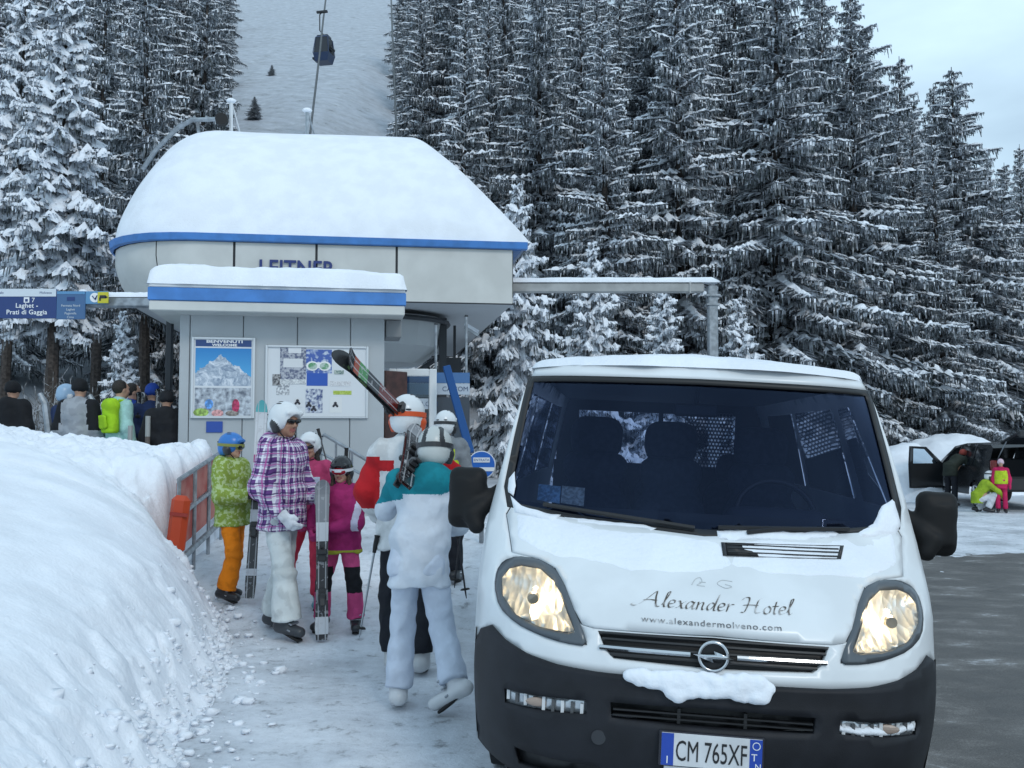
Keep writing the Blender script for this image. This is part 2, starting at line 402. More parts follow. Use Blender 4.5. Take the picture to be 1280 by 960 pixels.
def bank_z(X, Y):
    wob = .055 * n2(X, Y, 2.6, 31) + .05 * n2(X, Y, 9, 32) * np.exp(-((np.interp(Y, FY, FX) - X) / .5) ** 2)
    d = np.interp(Y, FY, FX) + wob - X
    sc = np.interp(Y, [3, 6, 7.5, 8.2, 8.8, 10.4, 11], [.62, .62, .60, .42, .10, .08, .4])
    A = np.interp(Y, AY, AZ)
    h = A * (1 - np.exp(-np.clip(d, 0, None) / sc)) + np.clip(d, 0, 3.2) * np.interp(Y, [2, 6, 9, 11, 12.5], [.14, .17, .15, .04, 0])
    h = h - .13 * A * np.exp(-((d - .16) / .16) ** 2) * smooth(8.4, 7.6, Y) + .05 * smooth(.42, .60, d + .12 * n2(X, Y, 5, 44)) * smooth(8.6, 7.8, Y)
    h = h + .42 * np.exp(-((X + 3.02) / .30) ** 2 - ((Y - 10.1) / .55) ** 2) * smooth(0, .12, d)
    h = h + .18 * np.exp(-((X + 3.1) / .25) ** 2 - ((Y - 9.0) / .5) ** 2) * smooth(0, .12, d)
    edge = np.exp(-((d - .25) / .45) ** 2); top = smooth(.1, .8, d)
    lump = .022 * edge * (ridged(X, Y, 6, 33) - .3) + .016 * edge * n2(X, Y, 19, 34) + .045 * top * n2(X, Y, 1.7, 35) + .014 * top * n2(X, Y, 5.5, 39) + .006 * top * n2(X, Y, 16, 36)
    crest = np.exp(-((Y - 9.3) / 1.0) ** 2) * top
    lump = lump + crest * (.06 * n2(X, Y, 6, 37) + .035 * ridged(X, Y, 16, 38)) + .05 * np.clip(d - 2.2, 0, 3) * smooth(4, 8.5, Y) * smooth(12.5, 10, Y)
    ck = chunk(X, Y, .21, 3) * .65 + chunk(X, Y, .085, 4) * .4
    lump = lump + ck * (.10 * np.exp(-((d - .26) / .26) ** 2) + .05 * crest * smooth(9.9, 9.2, Y) + .006 * top)
    h = np.where(d > 0, h + lump * smooth(0, .08, d), -.05 + .3 * d)
    return gz(X, Y) + h
def sset(lo, mid, hi, n1, n2): return np.unique(np.concatenate([np.linspace(lo, mid, n1), np.linspace(mid, hi, n2)]))
grid('snow_bank', sset(-12, -5.0, -.9, 110, 260), np.linspace(1.0, 12.8, 560), bank_z, snow)
# loose lumps fallen from the bank
rng = random.Random(5); mb = MB()
def lump(mb, c, r, rng, n=7):
    V = []; F = []
    base = np.array([(math.cos(2 * math.pi * i / n) * math.cos(e), math.sin(2 * math.pi * i / n) * math.cos(e), math.sin(e)) for e in (-1.2, -.5, .2, .8) for i in range(n)])
    for q in base:
        k = r * rng.uniform(.55, 1.35); V.append((c[0] + q[0] * k * 1.2, c[1] + q[1] * k * 1.1, c[2] + q[2] * k * .75))
    for j in range(3):
        for i in range(n): F.append((j * n + i, j * n + (i + 1) % n, (j + 1) * n + (i + 1) % n, (j + 1) * n + i))
    F.append(tuple(3 * n + i for i in range(n))); mb.add(V, F)
for k in range(240):
    y = rng.uniform(3.6, 8.2); x = float(np.interp(y, FY, FX)) + abs(rng.gauss(0, .20)) - .10
    r = rng.choice([.006, .008, .011, .015, .022, .034]) * rng.uniform(.7, 1.2)
    lump(mb, (x, y, float(gz(x, y)) + r * .3), r, rng)
for k in range(900):   # broken clods stuck to the cut face of the bank
    y = rng.uniform(3.2, 8.3); dd = abs(rng.gauss(.06, .16)); x = float(np.interp(y, FY, FX)) - dd
    r = rng.choice([.006, .008, .011, .016, .024, .034]) * rng.uniform(.6, 1.2)
    lump(mb, (x, y, float(bank_z(np.array([[x]]), np.array([[y]]))[0, 0]) - r * .25), r, rng, 6)
o = mb.build('loose_snow', snow, None, True); tag(o, 'loose lumps of snow scattered along the foot of the bank', 'snow', kind='stuff')

# ploughed piles in the far car park
def pile(name, label, c, r, seed, sq=1):
    def zf(X, Y):
        q = ((X - c[0]) / r[0]) ** 2 + ((Y - c[1]) / r[1]) ** 2 + .22 * n2(X, Y, 1.6 / sq, seed)
        return gz(X, Y) - .05 + r[2] * np.sqrt(np.clip(1 - q, 0, 1)) + .05 * n2(X, Y, 5, seed + 1) * (q < 1)
    o = grid(name, np.linspace(c[0] - r[0] * 1.3, c[0] + r[0] * 1.3, 70), np.linspace(c[1] - r[1] * 1.3, c[1] + r[1] * 1.3, 50), zf, snow, None)
    return tag(o, label, 'snow pile')
pile('snow_pile', 'tall ploughed snow pile just right of the white van roof', (10.5, 26.0, 0), (1.15, 1.6, 1.50), 41)
pile('snow_pile', 'rounded snow heap behind the dark car with its door open', (13.2, 28.5, 0), (1.9, 1.8, 1.62), 45)
pile('snow_pile', 'low snow heap under the spruces at the edge of the car park', (8.0, 27.5, 0), (2.2, 1.4, 1.1), 49)

# ------------------------------------------------------------------ spruces
def spruce(name, h, rb, nb, seed, laden, bare=.05, dens=1.0, droop=.0):
    r = np.random.RandomState(seed); NV, NF, SV, SF = [], [], [], []; nn = [0]; ns = [0]
    def quads(Vl, Fl, cnt, A, B, Cc, Dd):
        n = len(A); Vl.append(np.stack([A, B, Cc, Dd], 1).reshape(-1, 3)); Fl.append(np.arange(4 * n).reshape(-1, 4) + cnt[0]); cnt[0] += 4 * n
    MBt = MB(); MBt.tube([(0, 0, -1.2), (0, 0, h * .3), (.03, 0, h * .7), (0, 0, h)], [.024 * h * .48, .018 * h * .48, .009 * h * .5, .01], 8)
    upz = np.array([0, 0, 1.0])
    for b_ in range(nb):
        u = (b_ + r.uniform(0, 1)) / nb; z = h * (bare + (.985 - bare) * u)
        wsp = (.50 - .22 * u) * (h / 16) ** .5; z = min(.985 * h, (round(z / wsp) + r.uniform(-.13, .13)) * wsp); rem = 1 - z / h
        Lb = (rb * rem ** .88 + .14) * r.uniform(.62, 1.12)
        if rem > 1 - bare - .1: Lb *= .75
        Lb *= .86 + .26 * math.sin(z / wsp * 1.7 + seed) * math.sin(b_ * .9 + seed)
        if r.uniform() < .06: Lb *= .45
        az = b_ * 2.39996 + r.uniform(-.35, .35)
        a_ = .55 - 1.0 * min(1, rem * 1.5) - .25 * laden * rem - droop + r.uniform(-.12, .12); c_ = -.22 + .42 * min(1, rem * 1.4)
        n = max(5, int(Lb / .062 * dens)); t_ = np.linspace(.14, 1, n) + r.uniform(-.02, .02, n)
        d = np.array([math.cos(az), math.sin(az), 0]); s = np.array([-d[1], d[0], 0])
        bend = r.uniform(-.12, .12)
        P = d * (Lb * t_)[:, None] + s * (Lb * bend * t_ ** 2)[:, None] + upz * (z + Lb * (a_ * t_ + c_ * t_ ** 2))[:, None]
        if Lb > 1.0: MBt.tube([P[0] * .2 + np.array([0, 0, z]) * .8, P[n // 2], P[-1]], [.012 + .009 * Lb, .008 + .004 * Lb, .005], 4, cap=False)
        ltw = (.27 * Lb * (1 - np.clip(t_, 0, 1)) ** .7 + .09)
        for sg in (-1, 1):
            l = ltw * r.uniform(.6, 1.15, n)
            dr = d * .62 + s * sg * r.uniform(.6, .95, n)[:, None] - upz * r.uniform(.05, .42, n)[:, None]
            tip = P + dr * l[:, None]; wd = (.020 + .062 * l)[:, None]
            md = P * .5 + tip * .5 + upz * .06 * l[:, None]
            quads(NV, NF, nn, P - d * wd * .7, P + d * wd * .7, md + d * wd, md - d * wd)
            quads(NV, NF, nn, md - d * wd, md + d * wd, tip + d * wd * .25 - upz * .1 * l[:, None], tip - d * wd * .25 - upz * .1 * l[:, None])
            k = r.uniform(0, 1, n) < .78 + .2 * laden
            A0 = P + (tip - P) * .12 + upz * (.02 + .02 * laden); A1 = md + (tip - md) * .05 + upz * (.025 + .05 * laden); A2 = P + (tip - P) * r.uniform(.8, 1.0, n)[:, None] + upz * .012
            ww = wd * (.85 + .5 * laden) * r.uniform(.6, 1.2, n)[:, None]
            quads(SV, SF, ns, (A0 - d * ww * .6)[k], (A0 + d * ww * .6)[k], (A1 + d * ww)[k], (A1 - d * ww)[k])
            quads(SV, SF, ns, (A1 - d * ww)[k], (A1 + d * ww)[k], (A2 + d * ww * .3)[k], (A2 - d * ww * .3)[k])
        # hanging branchlets
        for q in range(2):
            off = r.uniform(-.75, .75, n)[:, None] * ltw[:, None]
            Q = P + s * off + d * r.uniform(-.05, .25, n)[:, None] * ltw[:, None] - upz * (.3 * np.abs(off) + .015)
            hl = (r.uniform(.10, .42, n) * min(1, .35 + Lb / 2.2))[:, None]
            wv = np.stack([r.normal(size=n), r.normal(size=n), np.zeros(n)], 1); wv /= np.linalg.norm(wv, axis=1)[:, None]
            wv = wv * r.uniform(.012, .028, n)[:, None]
            E_ = Q - upz * hl + d * .12 * hl
            quads(NV, NF, nn, Q - wv, Q + wv, E_ + wv * .4, E_ - wv * .4)
            k = r.uniform(0, 1, n) < .48 + .2 * laden; M_ = Q - upz * hl * r.uniform(.35, .75, n)[:, None]; o3 = np.array([d[0], d[1], .2]) * .012
            quads(SV, SF, ns, (Q - wv + o3)[k], (Q + wv + o3)[k], (M_ + wv * .6 + o3)[k], (M_ - wv * .6 + o3)[k])
        # snow lying along the branch
        hw = (.035 + .46 * ltw * (.6 + laden)) * np.clip(.6 + .6 * np.sin(np.arange(n) * r.uniform(.6, 1.5) + r.uniform(0, 6)) + r.uniform(-.3, .3, n), .1, 1.3)
        hw[-1] *= .3; th = .02 + hw * (.35 + .45 * laden)
        Lf = P - s * hw[:, None] - upz * (hw * .35)[:, None] + upz * .015; Rt = P + s * hw[:, None] - upz * (hw * .35)[:, None] + upz * .015; Ce = P + upz * th[:, None]
        if laden > .25 or b_ % 3 < 2:
            quads(SV, SF, ns, Lf[:-1], Ce[:-1], Ce[1:], Lf[1:]); quads(SV, SF, ns, Ce[:-1], Rt[:-1], Rt[1:], Ce[1:])
            if laden > .6:   # thick pads hang over the edges
                quads(SV, SF, ns, Lf[:-1] - upz * .10, Lf[:-1], Lf[1:], Lf[1:] - upz * .06); quads(SV, SF, ns, Rt[:-1], Rt[:-1] - upz * .10, Rt[1:] - upz * .06, Rt[1:])
    root = bpy.data.objects.new(name, None); COL.objects.link(root)
    MBt.build('trunk', bark, root)
    mk('crown', np.concatenate(NV), np.concatenate(NF), needle, root)
    mk('crown_snow', np.concatenate(SV), np.concatenate(SF), snow_tree, root, None, laden > .6)
    return root
protos = {
 'a': spruce('spruce_tree', 16, 3.5, 270, 1, .42),
 'b': spruce('spruce_tree', 17, 3.1, 280, 2, .5),
 'c': spruce('spruce_tree', 15, 3.8, 260, 3, .38, droop=.12),
 'd': spruce('spruce_tree', 16, 2.8, 270, 4, .58),
 'e': spruce('spruce_tree', 17, 3.2, 280, 5, .3),
 'f': spruce('spruce_tree', 8, 2.3, 130, 6, .85, bare=.03),
 'g': spruce('spruce_tree', 14, 2.4, 200, 7, .95, bare=.30, dens=.9),
 'h': spruce('spruce_tree', 16, 2.8, 210, 8, .25, bare=.30, droop=.1),
}
PH = dict(a=16, b=17, c=15, d=16, e=17, f=8, g=14, h=16)
used = set(); rng = random.Random(11)
def tree(k, x, y, height, label, group=None, wide=1.0, rz=None, sink=.2):
    o = protos[k] if k not in used else copy_tree(protos[k])
    used.add(k); s = height / PH[k]
    o.location = (x, y, float(gz(x, y)) - sink); o.rotation_euler = (0, 0, rng.uniform(0, 6.28) if rz is None else rz); o.rotation_euler.x = rng.uniform(-.02, .02); o.rotation_euler.y = rng.uniform(-.025, .025); o.scale = (s * wide, s * wide, s)
    return tag(o, label, 'tree', group)
def tree_px(k, px, D, top, label, group=None, wide=1.0, **kw):
    x = (px - 640) / FPX * D; z = W(px, top, D).z
    return tree(k, x, D, z - float(gz(x, D)) + .2, label, group, wide, **kw)
tree_px('c', 1212, 37, 82, 'tall snowy spruce standing out against the sky at the far right', wide=1.35)
tree_px('d', 1136, 43, 70, 'narrow spruce whose pointed tip shows against the sky between two taller spruces', wide=1.2)
tree_px('e', 1176, 48, 104, 'darker spruce tip behind the far right spruces against the sky', wide=1.2)
tree_px('a', 1068, 33, -14, 'broad tall spruce directly above the right end of the van roof', wide=1.3)
tree_px('c', 968, 31, -60, 'large drooping spruce above the van windscreen with dark gaps between branches', wide=1.3)
tree_px('e', 1020, 38, -30, 'dark spruce filling the gap between the two tall ones above the van', wide=1.2)
tree_px('b', 1285, 40, 178, 'spruce cut by the right edge of the photo behind the dark car')
tree_px('a', 1248, 47, 190, 'spruce behind the far right one, its side branches showing against the sky')
tree_px('d', 858, 31, -70, 'tall spruce behind the top of the grey gantry post', wide=1.25)
tree_px('b', 765, 29, 20, 'frosted spruce behind the middle of the snowy gantry beam', wide=1.3)
tree_px('f', 648, 23, 225, 'young heavily snowed spruce beside the right end of the lift station', wide=.9)
tree_px('a', 672, 33, -50, 'tall frosted spruce rising behind the young snowed spruce', wide=1.2)
tree_px('f', 735, 25.5, 300, 'small snowed spruce under the gantry beam', wide=.9)
tree_px('f', 828, 26, 345, 'low snowed spruce left of the gantry post and behind the van roof')
tree_px('f', 930, 27, 370, 'low bushy spruce just behind the middle of the van roof')
tree_px('d', 575, 33, -10, 'spruce at the right edge of the ski slope above the station roof')
tree_px('b', 533, 46, -40, 'spruce leaning over the right edge of the bare slope')
tree_px('g', 62, 19, -75, 'tall spruce with thick pads of snow at the far left of the photo', wide=1.15)
tree_px('h', 182, 22, -100, 'dark spruce with long bare branches left of the lift station')
tree_px('h', 118, 25, -90, 'dark bare-trunked spruce between the thickly snowed one and the station')
tree_px('g', 4, 24, -60, 'snowed spruce cut by the left edge of the photo')
tree_px('e', 240, 30, -80, 'dark spruce at the left edge of the ski slope')
tree_px('f', 148, 17.5, 385, 'small snow-capped bush-like spruce behind the left queue', wide=.8)
# the dense forest on the hillside
FL, FG = 'snow-dusted spruce in the dense forest on the hillside', 'spruces of the hillside forest'
y = 28.0; cnt = 0
while y < 66:
    px = -180
    while px < 1640:
        D = y + rng.uniform(-1.6, 1.6); q = px + rng.uniform(-22, 22)
        if not (262 < q < 532 - (0 if D < 45 else 10)):
            x = (q - 640) / FPX * D
            hgt = rng.uniform(13.5, 19)
            if q > 985: hgt = min(hgt, W(q, np.interp(q, [985, 1040, 1130, 1280], [-40, 15, 125, 235]), D).z - float(gz(x, D)))
            if hgt > 6 and D > 34 or (q < 240 and D > 27 and hgt > 6):
                tree(rng.choice('aabbcdeeh'[:8]), x, D, hgt, FL, FG, rng.uniform(.9, 1.3)); cnt += 1
        px += 4.1 * FPX / y
    y += 4.6
for q, D, top in ((880, 46, -60), (915, 44, -70), (950, 47, -45), (985, 44, -20), (1012, 50, -10), (1040, 47, 30), (1100, 50, 70), (1150, 54, 120), (1090, 42, 40), (820, 46, -60), (1262, 52, 205)):
    x = (q - 640) / FPX * D; tree(rng.choice('abd'), x, D, W(q, top, D).z - float(gz(x, D)) + .2, FL, FG, 1.3)
for D in (72, 84, 98, 115, 135, 160):
    for q in (195, 240, 270, 508, 545, 585):
        x = (q + rng.uniform(-12, 6) * (1 if q < 400 else -1) - 640) / FPX * D
        tree(rng.choice('abde'), x, D, rng.uniform(12, 16), FL, FG)
# scrub on the bare slope
for q, D, hh_ in ((313, 70, 2.4), (354, 72, 1.0), (334, 92, 1.7), (322, 90, 1.3), (385, 88, 1.5), (379, 78, 1.4), (331, 60, .9), (302, 58, 1.0), (345, 66, .6)):
    x = (q - 640) / FPX * D
    if hh_ > 1.6: tree('c', x, D, hh_ * .8, 'tiny snowed sapling on the bare slope under the cable', 'saplings on the bare slope', 2.0)

# leafless bushes on the edge of the wood
rng = random.Random(44)
for px, D, hh_, lb in ((30, 15.5, 1.5, 'leafless frosted bush behind the black jacket at the far left'), (118, 16.2, 1.7, 'leafless bush behind the silver grey jacket'), (58, 17, 1.9, 'tall leafless bush between the left spruce trunks'), (176, 15.2, 1.4, 'leafless bush behind the dark jackets near the kiosk')):
    p_ = ((px - 640) / FPX * D, D); th = thing('bare_bush', lb, 'bush', (p_[0], D, float(gz(*p_))))
    for k in range(16):
        a = rng.uniform(0, 6.28); sp = rng.uniform(.1, .5) * hh_; hz0 = hh_ * rng.uniform(.6, 1.1); mb = MB()
        P = [Vector((0, 0, -.1)), Vector((sp * .35 * math.cos(a), sp * .35 * math.sin(a), hz0 * .5)), Vector((sp * math.cos(a), sp * math.sin(a), hz0))]
        mb.tube(P, [.014, .010, .004], 4)
        for q in range(5):
            t_ = rng.uniform(.35, .95); b0 = P[1].lerp(P[2], t_ * 1.2 - .2) if t_ > .3 else P[1]; mb.tube([b0, b0 + Vector((rng.uniform(-.3, .3), rng.uniform(-.3, .3), rng.uniform(.1, .35))) * hh_ * .5], [.006, .003], 4)
        mb.build('stem', M('twig', (.10, .095, .09), .9, col2=(.45, .47, .5), vs=9, lo=.5, hi=.6), th)
# ------------------------------------------------------------------ lift station
YAW = R(8.5)
S0 = (-6.75, 15.30, 0)
st = thing('lift_station', 'big rounded lift station with blue eave band under a deep white snow roof', 'lift station', S0, YAW)
dark = M('dark_steel', (.03, .034, .04), .5, .3)
def outline(dz_in=0.0, y_in=0.0, L_=6.85, back=11):
    P = [(L_, 0 + y_in)]
    for k in range(1, 9): P.append((L_ - (L_ - 1.55) * k / 8, y_in))
    for k in range(1, 9):
        a = R(90) * k / 8; P.append((1.55 - (1.55 - dz_in) * math.sin(a), y_in + 1.6 * (1 - math.cos(a))))
    P.append((dz_in, back)); return P
ZT, ZB = 4.92, 3.86
# curved fascia split in panels: each a part
prof = [(ZT, 0), (4.5, .0), (4.2, .10), (ZB, .30)]
def fas(i, z):
    ins = float(np.interp(-z, [-p[0] for p in prof], [p[1] for p in prof]))
    P = outline(0, 0); x, yy = P[i]
    k = smooth(7.5, 13, i); 
    return Vector((x + ins * 1.0 * k, yy + ins * .8 * float(smooth(7, 10, i)) * (1 - float(smooth(14, 17, i))), z))
cuts = [(0, 3), (3, 5), (5, 7), (7, 10), (10, 17)]
for a0, a1 in cuts:
    mb = MB(); ids = list(np.linspace(a0, a1, (a1 - a0) * 3 + 1)); ids[0] += .03; ids[-1] -= .03
    def fp(q, z):
        i = int(min(q, 16)); f_ = q - i; return fas(i, z).lerp(fas(min(i + 1, 17), z), f_)
    zs = [4.78, 4.55, 4.38, 4.2, 4.0, ZB]; V = []; F = []
    for q in ids:
        for z in zs: V.append(fp(q, z))
    n = len(zs)
    for i in range(len(ids) - 1):
        for j in range(n - 1): F.append((i * n + j, i * n + j + 1, (i + 1) * n + j + 1, (i + 1) * n + j))
    mb.add(V, F)
    mb.build('fascia_panel', cream, st, True)
# dark liner just behind the joints, floor and soffit
mb = MB(); V = []; F = []
for q in range(18):
    for z in (4.82, 4.2, ZB + .01): p = fas(q, z); V.append((p.x + .03 * (q > 7) + (-.03 if q == 0 else 0), p.y + .03, z))
for i in range(17):
    for j in range(2): F.append((i * 3 + j, i * 3 + j + 1, i * 3 + j + 4, i * 3 + j + 3))
mb.add(V, F); base = [(fas(q, ZB).x, fas(q, ZB).y) for q in range(18)] + [(6.8, 11)]
mb.box((6.83, 5.5, 4.32), (.04, 10.9, .90))
mb.build('frame', dark, st)
mb = MB(); mb.prism(base, lambda x, y: (x, y + .02, ZB + .0), lambda x, y: (x, y + .02, ZB + .10)); mb.build('soffit', M('soffit_pale', (.50, .52, .54), .5), st)
mb = MB(); mb.tube([(q[0], q[1] + .02, ZB) for q in base], .02, 5); mb.build('soffit_edge', dark, st)
# blue eave band
mb = MB(); V = []; F = []
P = outline(-.03, -.03)
for i, (x, yy) in enumerate(P):
    if i == 0: x += .22
    for z, o_ in ((4.78, .0), (4.795, -.05), (4.905, -.07), (4.92, .1)):
        V.append((x + (o_ if i > 9 else 0), yy + (o_ if i < 15 else 0), z))
for i in range(17):
    for j in range(3): F.append((i * 4 + j, i * 4 + j + 1, i * 4 + j + 5, i * 4 + j + 4))
mb.add(V, F); mb.box((6.92, 5.4, 4.85), (.16, 10.7, .13)); mb.box((6.98, .02, 4.855), (.22, .16, .12))
mb.build('eave_band', blue_trim, st)
# roof snow: lofted between eave outline and ridge outline
T0 = outline(-.02, -.05, 7.14)
T1 = []
for i, (x, yy) in enumerate(T0):
    T1.append((np.interp(x, [-.05, 7.14], [.80, 5.1]), 2.9 + yy * .82))
V = []; F = []; NT = 26
for j in range(NT + 1):
    t_ = j / NT
    lat = smooth(0, 1, t_) * .35 + t_ * .65
    zz = 4.92 + 2.50 * (math.sin(min(1, t_ * 1.02) * math.pi / 2) ** .86) if j else 4.90
    for i in range(len(T0)):
        (x0, y0), (x1, y1) = T0[i], T1[i]
        zf = (zz - 4.92) / 2.50 if j else 0; kx = max(0, zf) ** 1.35 if i > 8 else max(0, zf) ** .97
        x = x0 + (x1 - x0) * kx; yv = y0 + (y1 - y0) * (t_ ** 1.25 * .8 + lat * .2)
        V.append((x, yv, zz))
n = len(T0)
for j in range(NT):
    for i in range(n - 1): F.append((j * n + i, j * n + i + 1, (j + 1) * n + i + 1, (j + 1) * n + i))
# right-hand slope of the roof and its top
T2 = []
for j in range(NT + 1):
    x, yv, z = V[j * n]
    T2.append(len(V)); V.append((x, 11, z))
for j in range(NT): F.append((j * n, (j + 1) * n, T2[j + 1], T2[j]))
F.append(tuple(NT * n + i for i in range(n)) + (T2[NT],))
V = np.array(V); nn_ = noise3(V.T, 1.1, 77, 3); V[:, 2] += .028 * nn_ * (V[:, 2] > 4.97); V[:, 1] -= .04 * nn_ * (V[:, 2] > 4.97)
so_ = mk('roof_snow', V, F, snow, st, None, True)
# small vent dark hollow in the snow on the right slope
mb = MB(); mb.ball((6.05, .95, 5.75), (.10, .14, .16), 10, 6); mb.build('roof_vent', dark, st, True)
# lettering
text('lettering', 'LEITNER', .36, M('navy', (.012, .03, .16), .4), st, face_m(3.22, -.03, 4.25), .006, xs=.92, off=.006)
# underside drum, columns, service parts
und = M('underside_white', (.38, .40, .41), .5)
mb = MB()
for (z0, z1, r0, r1) in ((3.79, 3.25, 1.30, 1.2), (3.25, 2.95, 1.2, .85)):
    Pn = []
    m_ = 20; V = []; F = []
    for k in range(m_):
        a = 2 * math.pi * k / m_
        V.append((4.55 + r0 * math.cos(a), 2.2 + r0 * math.sin(a), z0)); V.append((4.55 + r1 * math.cos(a), 2.2 + r1 * math.sin(a), z1))
    for k in range(m_): F.append((2 * k, 2 * ((k + 1) % m_), 2 * ((k + 1) % m_) + 1, 2 * k + 1))
    F.append(tuple(2 * k + 1 for k in range(m_))); mb.add(V, F)
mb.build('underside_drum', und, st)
mb = MB(); Pa = [(4.55 + 1.36 * math.cos(a), 2.2 + 1.36 * math.sin(a), 3.72) for a in np.linspace(R(-150), R(20), 16)]
mb.tube(Pa, .05, 6); mb.box((5.78, 1.8, 2.3), (.14, .14, 3.0)); mb.tube([(5.75, 1.8, 3.1), (5.2, 1.6, 2.72), (4.4, 1.5, 2.7)], .05, 6); mb.box((5.95, 2.3, 2.85), (.42, .3, .5)); mb.box((6.1, 2.9, 2.3), (.05, .05, 3)); mb.build('drive_frame', dark, st)
for x_ in (.9, 3.4): 
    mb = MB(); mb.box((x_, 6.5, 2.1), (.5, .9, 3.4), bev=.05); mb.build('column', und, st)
mb = MB(); mb.box((3.3, 3.9, 1.95), (3.4, .12, 3.3)); mb.build('back_wall', M('backwall', (.60, .63, .67), .5), st)
mb = MB(); mb.box((6.3, 1.6, 3.55), (.3, .06, .06), Matrix.Rotation(R(30), 3, 'Y')); mb.box((6.3, 1.6, 3.61), (.3, .08, .06), Matrix.Rotation(R(30), 3, 'Y'), 1); mb.build('floodlight', [steel, snow], st)
mb = MB(); mb.box((3.92, 3.8, 2.42), (.28, .05, .26), bev=.02); mb.build('wall_lamp', dark, st)
def stl(v): return Matrix.Rotation(-YAW, 3, 'Z') @ (Vector(v) - Vector(S0))
# roof furniture: walkway rails, mast, sheave
lad = MB()
for dy in (0, .45):
    lad.tube([stl(W(px, py, 18.6 + dy)) for px, py in ((178, 212), (196, 186), (222, 160), (240, 150), (270, 149))], .045, 6)
for px, py in ((190, 193), (207, 175), (224, 158), (243, 149), (258, 149)): lad.tube([stl(W(px, py, 18.6)), stl(W(px, py - 3, 19.05))], .03, 5)
lad.tube([stl(W(250, 175, 18.8)), stl(W(246, 150, 18.8))], .04, 5); lad.build('roof_rail', steel, st)
mb = MB(); p = stl(W(277, 149, 18.5)); mb.tube([p + Vector((0, -.05, 0)), p + Vector((0, .1, 0))], .12, 14); mb.build('sheave', rubber, st)
for px, y0, y1 in ((289, 170, 126), (384, 172, 138)):
    mb = MB(); a_, b_ = stl(W(px, y0, 18.7)), stl(W(px, y1, 18.7)); mb.tube([a_, b_], .04, 6); mb.tube([b_, b_.lerp(a_, .7) + Vector((.22, .2, -.35))], .015, 4)
    mb.ball(b_, (.10, .08, .05), 8, 6, 1); mb.build('mast', [steel if px > 300 else M('pale_steel', (.6, .63, .66), .5), snow], st)

# ------------------------------------------------------------------ ticket kiosk
KY = R(10); kl = W(222, 545, 11.45); K0 = (kl.x, 11.45, float(gz(kl.x, 12)) - .1); KZ = K0[2]
kio = thing('ticket_kiosk', 'grey panelled ticket kiosk with blue banded flat roof below the station', 'kiosk', K0, KY)
WD = 2.44; HZ = 3.06 - KZ
for k in range(5):
    x0, x1 = [0, .12, .74, 1.38, 2.02, WD][k:k + 2]
    mb = MB(); mb.box(((x0 + x1) / 2, .03, HZ / 2), (x1 - x0 - .008, .06, HZ), bev=.006); mb.build('wall_panel', wallgrey, kio)
mb = MB(); mb.box((WD / 2, 1.06, HZ / 2), (WD - .01, 1.98, HZ - .004)); mb.build('wall', wallgrey, kio)
for k, (x0, m_) in enumerate(((WD + .20, M('lamp_grey', (.2, .21, .22), .5)),)):
    mb = MB(); mb.box((WD + .11, .3, HZ - .12), (.2, .5, .22), bev=.01); mb.build('soffit_lamp', m_, kio)
mb = MB(); mb.box((WD / 2 - .03, .9, HZ + .05), (2.94, 2.6, .115), bev=.01); mb.build('fascia_board', cream, kio)
mb = MB(); mb.box((WD / 2 - .03, .9, HZ + .185), (2.97, 2.63, .15), bev=.008); mb.build('blue_band', blue_trim, kio)
mb = MB(); mb.box((WD / 2 - .03, .9, HZ + .295), (2.95, 2.61, .065), bev=.008); mb.build('roof_edge', M('edge_white', (.62, .65, .68), .5), kio)
sd = SD()
V, F, _ = SD().ell((0, 0, 0), (1, 1, 1)).mesh(.25)
def slab(name, c, d, h, seed, par, h2=.05):
    nx, ny = max(6, int(d[0] / h2)), max(6, int(d[1] / h2)); xs = np.linspace(-1, 1, nx); ys = np.linspace(-1, 1, ny)
    X, Y = np.meshgrid(xs, ys, indexing='ij')
    e = (1 - np.abs(X) ** 26) * (1 - np.abs(Y) ** 18); top = d[2] * np.clip(e, 0, 1) ** .35
    Zt = c[2] + top * (1 + .12 * n2(X * d[0], Y * d[1], 2.4, seed) + .05 * n2(X * d[0], Y * d[1], 9, seed + 1))
    wob = .02 * n2(X * d[0], Y * d[1], 7, seed + 2)
    Vt = np.stack([c[0] + X * d[0] / 2 * (1.0 + wob), c[1] + Y * d[1] / 2 + wob, Zt], -1).reshape(-1, 3)
    i = np.arange(nx * ny).reshape(nx, ny); F = np.stack([i[:-1, :-1], i[1:, :-1], i[1:, 1:], i[:-1, 1:]], -1).reshape(-1, 4)
    return mk(name, Vt, F, snow, par, None, True)
slab('roof_snow', (WD / 2 - .03, .9, HZ + .30), (2.99, 2.66, .25), .27, 61, kio, .04)

